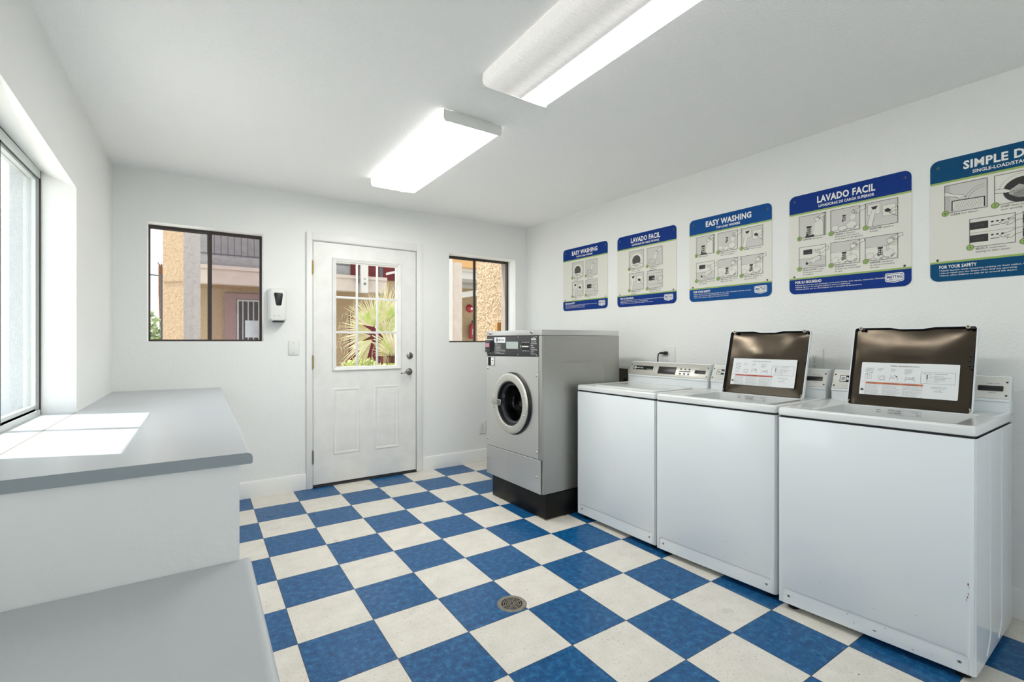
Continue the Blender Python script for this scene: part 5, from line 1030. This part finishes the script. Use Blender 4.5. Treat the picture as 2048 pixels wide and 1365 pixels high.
# apartment building across the courtyard
BY = 6.0
r = empty('apartment_building', Matrix.Translation((3.0, BY, 0))); tag(r, 'two-storey tan apartment building with a cream balcony beam across the courtyard', 'building')
Mb = Matrix.Translation((-3.0, -BY, 0))
def bp(g, name, parent=r, **k):
    o = g.build(name, parent, smooth=0, **k); o.matrix_basis = Mb if parent is r else Matrix.Identity(4); return o
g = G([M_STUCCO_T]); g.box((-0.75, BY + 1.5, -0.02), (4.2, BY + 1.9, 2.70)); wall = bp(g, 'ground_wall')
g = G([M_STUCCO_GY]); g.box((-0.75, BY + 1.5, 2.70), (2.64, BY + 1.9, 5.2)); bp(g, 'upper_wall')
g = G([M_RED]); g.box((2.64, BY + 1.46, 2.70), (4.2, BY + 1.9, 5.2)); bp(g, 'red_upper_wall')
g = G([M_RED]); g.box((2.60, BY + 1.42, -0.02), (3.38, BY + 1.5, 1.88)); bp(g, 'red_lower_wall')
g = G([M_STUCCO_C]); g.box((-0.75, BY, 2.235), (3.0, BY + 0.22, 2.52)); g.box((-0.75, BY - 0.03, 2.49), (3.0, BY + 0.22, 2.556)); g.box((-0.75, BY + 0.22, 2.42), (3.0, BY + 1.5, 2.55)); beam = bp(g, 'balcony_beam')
g = G([M_STUCCO_GY]); g.box((-0.75, BY + 0.10, 2.556), (2.25, BY + 0.2, 2.745)); bp(g, 'balcony_kerb')
g = G([M_IRONG]); g.box((-0.75, BY + 0.13, 3.12), (2.27, BY + 0.17, 3.16)); g.box((-0.75, BY + 0.14, 2.77), (2.27, BY + 0.16, 2.79))
x = -0.74
while x < 2.27: g.box((x, BY + 0.143, 2.745), (x + 0.013, BY + 0.157, 3.85)); x += 0.105
g.box((-0.75, BY + 0.13, 3.82), (2.27, BY + 0.17, 3.87)); bp(g, 'balcony_railing')
g = G([M_CREAMP]); g.box((2.42, BY - 0.16, 2.20), (2.56, BY - 0.03, 4.6)); post = bp(g, 'cream_post')
g = G([M_IRONG]); g.cyl((2.49, BY - 0.161, 2.38), (2.49, BY - 0.175, 2.38), 0.022, 0, 14); g.cyl((2.49, BY - 0.161, 2.48), (2.49, BY - 0.17, 2.48), 0.012, 0, 12); bp(g, 'fixture', post)
g = G([M_IRONG]); g.cyl((2.37, BY - 0.06, 2.40), (2.37, BY - 0.06, 4.4), 0.025, 0, 12); bp(g, 'downpipe')
# stair rails at the far right of the balcony
g = G([M_IRONG]); g.box((2.93, BY + 0.22, 2.1), (2.99, BY + 0.28, 3.4)); bp(g, 'stair_post')
for i in range(3):
    g = G([M_CREAMP, M_IRONG]); z = 2.62 + i * 0.17; g.rings([[(3.0, BY + y, z), (3.0, BY + y, z + 0.05), (3.95, BY + y, z + 0.32), (3.95, BY + y, z + 0.27)] for y in (0.0, 0.06)], i % 2); bp(g, 'stair_rail')
# recessed doorway with a barred security door
yy = BY + 1.5
g = G([M_MAUVE]); g.box((0.105, yy - 0.06, 0), (0.31, yy, 2.20)); g.box((0.31, yy - 0.06, 2.09), (1.40, yy, 2.20)); g.box((1.25, yy - 0.06, 0), (1.40, yy, 2.09)); sur = bp(g, 'door_surround')
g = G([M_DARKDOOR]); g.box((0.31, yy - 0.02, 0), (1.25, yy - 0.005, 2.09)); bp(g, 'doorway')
g = G([M_IRONW]); g.box((0.32, yy - 0.05, 0.02), (0.36, yy - 0.025, 2.08)); g.box((0.36, yy - 0.05, 2.04), (1.24, yy - 0.025, 2.08)); g.box((0.36, yy - 0.05, 1.02), (1.24, yy - 0.025, 1.06)); g.box((1.20, yy - 0.05, 0.02), (1.24, yy - 0.025, 2.04))
x = 0.42
while x < 1.2: g.box((x, yy - 0.047, 0.03), (x + 0.022, yy - 0.028, 2.05)); x += 0.098
sd_ = bp(g, 'security_door')
g = G([M_NICKEL]); g.box((0.325, yy - 0.08, 1.78), (0.355, yy - 0.05, 1.96)); bp(g, 'hinge', sd_)

# walkway wing seen through the right window
r = empty('covered_walkway', Matrix.Translation((5.4, 7.0, 0))); tag(r, 'shaded walkway with cream ceiling beams and tan wall seen through the right-hand back window', 'walkway'); Mb2 = Matrix.Translation((-5.4, -7.0, 0))
def wp(g, name): o = g.build(name, r, smooth=0); o.matrix_basis = Mb2; return o
g = G([M_STUCCO_T]); g.box((4.2, 9.2, -0.02), (9.0, 9.4, 2.9)); wp(g, 'back_wall')
g = G([M_ORWOOD]); g.box((4.55, 6.45, 3.02), (7.0, 6.6, 3.6)); wp(g, 'orange_beam')
g = G([M_CREAMP]); g.box((4.5, 6.6, 2.95), (8.5, 9.2, 3.05)); 
for i in range(4): g.box((4.7, 6.7 + i * 0.62, 2.78), (8.4, 6.82 + i * 0.62, 2.95))
g.rings([[(4.9, y, z), (4.9, y + 0.3, z), (7.6, y + 0.3, z + 0.5), (7.6, y, z + 0.5)] for y in (7.2,) for z in (2.25, 2.40)]); wp(g, 'ceiling_beams')
g = G([M_CREAMP]); g.box((4.02, 5.2, -0.02), (4.15, 5.32, 3.6)); wp(g, 'white_post')
g = G([M_STUCCO_C]); g.box((4.55, 5.9, -0.02), (4.74, 6.08, 3.02)); wp(g, 'tan_post')
g = G([M_MAUVE, M_DARKDOOR]); g.box((6.20, 9.14, 0), (6.38, 9.2, 2.3)); wp(g, 'door_trim')
o_ = empty('fire_alarm_bell', Matrix.Translation((6.71, 9.2, 2.23))); tag(o_, 'red round fire alarm bell on the shaded walkway wall', 'fire alarm')
g = G([M_FIRE]); g.lathe([(0.0, 0.09), (0.06, 0.085), (0.11, 0.05), (0.13, 0.0)], (0, 0, 0), (0, -1, 0), seg=28); g.build('gong', o_)
g = G([M_LABEL]); g.lathe([(0.0, 0.10), (0.030, 0.097), (0.034, 0.085)], (0.03, 0, -0.01), (0, -1, 0), seg=16); g.build('bell_centre', o_)
o_ = empty('fire_extinguisher', Matrix.Translation((6.73, 9.08, 1.27))); tag(o_, 'red fire extinguisher hanging on the shaded walkway wall', 'fire extinguisher')
g = G([M_FIRE]); g.lathe([(0.0, 0.0), (0.09, 0.01), (0.10, 0.04), (0.10, 0.40), (0.08, 0.46), (0.03, 0.50)], (0, -0.03, 0), (0, 0, 1), seg=24); g.build('cylinder', o_)
g = G([M_BLACK]); g.cyl((0, -0.03, 0.5), (0, -0.03, 0.56), 0.025); g.box((-0.02, -0.14, 0.55), (0.02, 0.0, 0.58)); g.build('valve', o_)
g = G([M_LABEL]); g.box((-0.05, -0.1335, 0.14), (0.05, -0.128, 0.32)); g.build('label', o_)
# rough sunlit wing wall close to the window
g = G([M_STUCCO_R]); g.box((2.72, 0.57, -0.02), (3.0, 1.58, 3.4)); tag(g.build('wing_wall', smooth=0), 'rough peach stucco wing wall in sun just outside the right-hand back window', 'wall', kind='thing')
o_ = empty('wooden_bracket', Matrix.Translation((2.68, 1.0, 1.30))); tag(o_, 'small orange wooden block fixed to the rough stucco wing wall', 'bracket')
g = G([M_ORWOOD]); g.box((-0.02, -0.03, 0.0), (0.045, 0.03, 0.14), bev=0.006); g.build('block', o_)

# street lamp and dead palm trunk far left
r = empty('street_lamp', Matrix.Translation((-1.04, 9.5, 0))); tag(r, 'slim street lamp with a horizontal arm against the sky', 'street lamp')
g = G([M_IRONG]); g.cyl((0, 0, -0.02), (0, 0, 2.74), 0.02); g.build('pole', r)
g = G([M_IRONG]); g.cyl((0.03, 0, 2.70), (-0.28, 0, 2.71), 0.018); g.build('arm', r)
g = G([M_IRONG]); g.box((-0.36, -0.05, 2.69), (-0.26, 0.05, 2.73), bev=0.01); g.build('lamp_head', r)
r = empty('palm_trunk', Matrix.Translation((-1.18, 12.2, 0))); tag(r, 'thin bare brown palm trunk rising beside the ochre column', 'tree')
g = G([M_BARK]); g.tube([(0, 0, 0), (0.02, 0, 1.4), (-0.02, 0, 2.6), (-0.03, 0, 3.25)], 0.075, seg=12, taper=0.7); g.build('trunk', r)
g = G([M_BARK])
for a in range(7): g.tube([(-0.03, 0, 3.2), (-0.03 + 0.08 * math.cos(a), 0.08 * math.sin(a), 3.36 + 0.03 * (a % 2))], 0.015, seg=6, taper=0.3)
g.build('leaf_stubs', r)

# leaves
def leaf_cloud(g, c, rad, n, size, seed, mi=0):
    rn = random.Random(seed)
    for _ in range(n):
        while True:
            p = Vector((rn.uniform(-1, 1), rn.uniform(-1, 1), rn.uniform(-1, 1)))
            if 0.35 < p.length < 1: break
        p = Vector((c[0] + p.x * rad[0], c[1] + p.y * rad[1], c[2] + p.z * rad[2]))
        d = Vector((rn.uniform(-1, 1), rn.uniform(-1, 1), rn.uniform(-0.4, 1))).normalized(); w = d.orthogonal().normalized(); w.rotate(Matrix.Rotation(rn.uniform(0, 6.28), 3, d)); L = size * rn.uniform(0.7, 1.3)
        g.poly([p, p + d * L * 0.5 + w * L * 0.28, p + d * L, p + d * L * 0.5 - w * L * 0.28], mi)
r = empty('leafy_tree', Matrix.Translation((-1.75, 10.5, 0))); tag(r, 'pale leafy tree beyond the ochre column, low in the left-hand back window', 'tree')
g = G([M_TREEL]); leaf_cloud(g, (0.15, 0, 1.25), (0.75, 0.7, 0.75), 1700, 0.12, 4); leaf_cloud(g, (0.45, 0, 0.75), (0.6, 0.6, 0.65), 1100, 0.12, 5); g.build('foliage', r, smooth=0)
g = G([M_BARK]); g.tube([(0, 0, 0), (0.05, 0, 0.9), (0.15, 0, 1.5)], 0.07, seg=8, taper=0.4)
for a in range(6): g.tube([(0.05, 0, 0.8), (0.15 + 0.35 * math.cos(a), 0.35 * math.sin(a), 1.4)], 0.03, seg=6, taper=0.3)
g.build('trunk', r)

# fan palm behind the door
HUB = Vector((1.90, 2.42, 1.06))
r = empty('fan_palm', Matrix.Translation((HUB.x + 0.05, HUB.y, 0))); tag(r, 'sunlit fan palm with spiky pale green leaves outside the door', 'palm')
inv = Vector((-(HUB.x + 0.05), -HUB.y, 0))
g = G([M_BARK]); rn = random.Random(3)
g.tube([(0, 0, -0.02), (0, 0, 0.4), (-0.03, 0, 0.8), (-0.05, 0, 1.02)], 0.10, seg=14, taper=0.9)
for i in range(60):
    a = rn.uniform(0, 6.28); z = rn.uniform(0.2, 0.98); g.tube([(0.10 * math.cos(a), 0.10 * math.sin(a), z), (0.15 * math.cos(a), 0.15 * math.sin(a), z + 0.09), (0.17 * math.cos(a), 0.17 * math.sin(a), z + 0.16)], 0.011, seg=5, taper=0.2)
g.build('trunk', r)
def fan_leaf(stem_end, toward, R, spread, seed, mi=0, droop=0.25, nb=26):
    """petiole from hub to stem_end, blades radiating about 'toward' in a plane that mostly faces -y"""
    rn = random.Random(seed); S = Vector(stem_end); T = Vector(toward).normalized(); Nn = Vector((0.15, -1, 0.25)); Nn = (Nn - T * Nn.dot(T)).normalized(); Sd = T.cross(Nn).normalized()
    g = G([M_PALMG, M_PALMY])
    g.tube([HUB + inv, (HUB + S) / 2 + Vector((0, 0, 0.03)) + inv, S + inv], 0.010, 1, seg=6, taper=0.7)
    for b in range(nb):
        a = math.radians(-spread / 2 + spread * b / (nb - 1)) ; L = R * (1 - 0.22 * abs(2 * b / (nb - 1) - 1)) * rn.uniform(0.88, 1.06)
        D = (T * math.cos(a) + Sd * math.sin(a)).normalized(); w = (Sd * math.cos(a) - T * math.sin(a)).normalized()
        hw = R * math.radians(spread) / nb * 0.30; f0 = S + inv + Nn * 0.0
        P = [f0 + D * L * 0.04]
        mid = f0 + D * L * 0.55; dz = Vector((0, 0, -droop * L * 0.35)); tip = f0 + D * L + Vector((rn.uniform(-0.02, 0.02), rn.uniform(-0.04, 0.04), -droop * L * rn.uniform(0.4, 1.2)))
        fold = Nn * hw * 0.7
        m = 0 if rn.random() < (0.8 if mi == 0 else 0.25) else 1
        g.poly([P[0], mid + w * hw + dz * 0.3, mid + fold + dz * 0.3], m); g.poly([P[0], mid + fold + dz * 0.3, mid - w * hw + dz * 0.3], m)
        g.poly([mid + w * hw + dz * 0.3, tip, mid + fold + dz * 0.3], 1 if rn.random() < 0.6 else m); g.poly([mid + fold + dz * 0.3, tip, mid - w * hw + dz * 0.3], 1 if rn.random() < 0.6 else m)
        if rn.random() < 0.5: g.tube([tip, tip + Vector((rn.uniform(-0.03, 0.03), 0, -rn.uniform(0.03, 0.12)))], 0.0015, 1, seg=4)
    return g.build('frond', r, smooth=0)
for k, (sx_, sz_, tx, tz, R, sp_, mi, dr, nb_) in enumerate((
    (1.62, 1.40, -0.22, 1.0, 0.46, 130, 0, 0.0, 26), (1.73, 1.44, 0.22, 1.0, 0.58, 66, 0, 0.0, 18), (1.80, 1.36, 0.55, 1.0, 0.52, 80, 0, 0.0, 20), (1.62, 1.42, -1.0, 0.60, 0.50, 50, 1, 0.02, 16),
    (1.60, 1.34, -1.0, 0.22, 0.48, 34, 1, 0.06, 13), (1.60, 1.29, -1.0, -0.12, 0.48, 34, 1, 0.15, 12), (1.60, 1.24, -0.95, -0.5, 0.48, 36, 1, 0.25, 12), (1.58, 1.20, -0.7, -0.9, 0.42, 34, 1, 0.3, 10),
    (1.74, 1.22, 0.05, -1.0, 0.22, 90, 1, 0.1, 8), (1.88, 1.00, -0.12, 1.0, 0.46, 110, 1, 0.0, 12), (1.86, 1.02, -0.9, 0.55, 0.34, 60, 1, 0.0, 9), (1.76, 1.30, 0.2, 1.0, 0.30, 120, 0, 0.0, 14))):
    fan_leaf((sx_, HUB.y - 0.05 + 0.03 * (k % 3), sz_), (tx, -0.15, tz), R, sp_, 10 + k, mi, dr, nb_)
for k, (x_, y_, z_, rx, rz, n) in enumerate(((1.46, 2.44, 0.84, 0.26, 0.15, 1500), (1.06, 2.62, 0.74, 0.15, 0.16, 700), (1.70, 2.12, 0.79, 0.16, 0.13, 900))):
    lab = ('pale leafy shrub under the middle of the fan palm', 'pale leafy shrub at the outer side of the fan palm, nearest the column', 'pale leafy shrub hugging the foot of the palm trunk')[k]
    o_ = empty('leafy_shrub', Matrix.Translation((x_, y_, 0))); tag(o_, lab, 'shrub', 'shrubs under the palm')
    g = G([M_BUSHL]); leaf_cloud(g, (0, 0, z_), (rx, rx * 0.7, rz), n, 0.045, 30 + k); leaf_cloud(g, (0, 0, z_ * 0.5), (rx * 0.9, rx * 0.6, z_ * 0.5), n // 2, 0.05, 40 + k); g.build('foliage', o_, smooth=0)
    g = G([M_BARK])
    for a in range(5): g.tube([(0, 0, -0.02), (0.15 * math.cos(a * 1.3), 0.15 * math.sin(a * 1.3), z_)], 0.012, seg=6, taper=0.4)
    g.build('stems', o_)
# white neighbour building seen through the big side window
g = G([M_STUCCO_W]); g.box((-9.0, 7.0, -0.02), (-1.9, 7.6, 3.35)); tag(g.build('neighbour_wall', smooth=0), 'long white stucco boundary wall glimpsed through the big side window', 'wall', kind='thing')
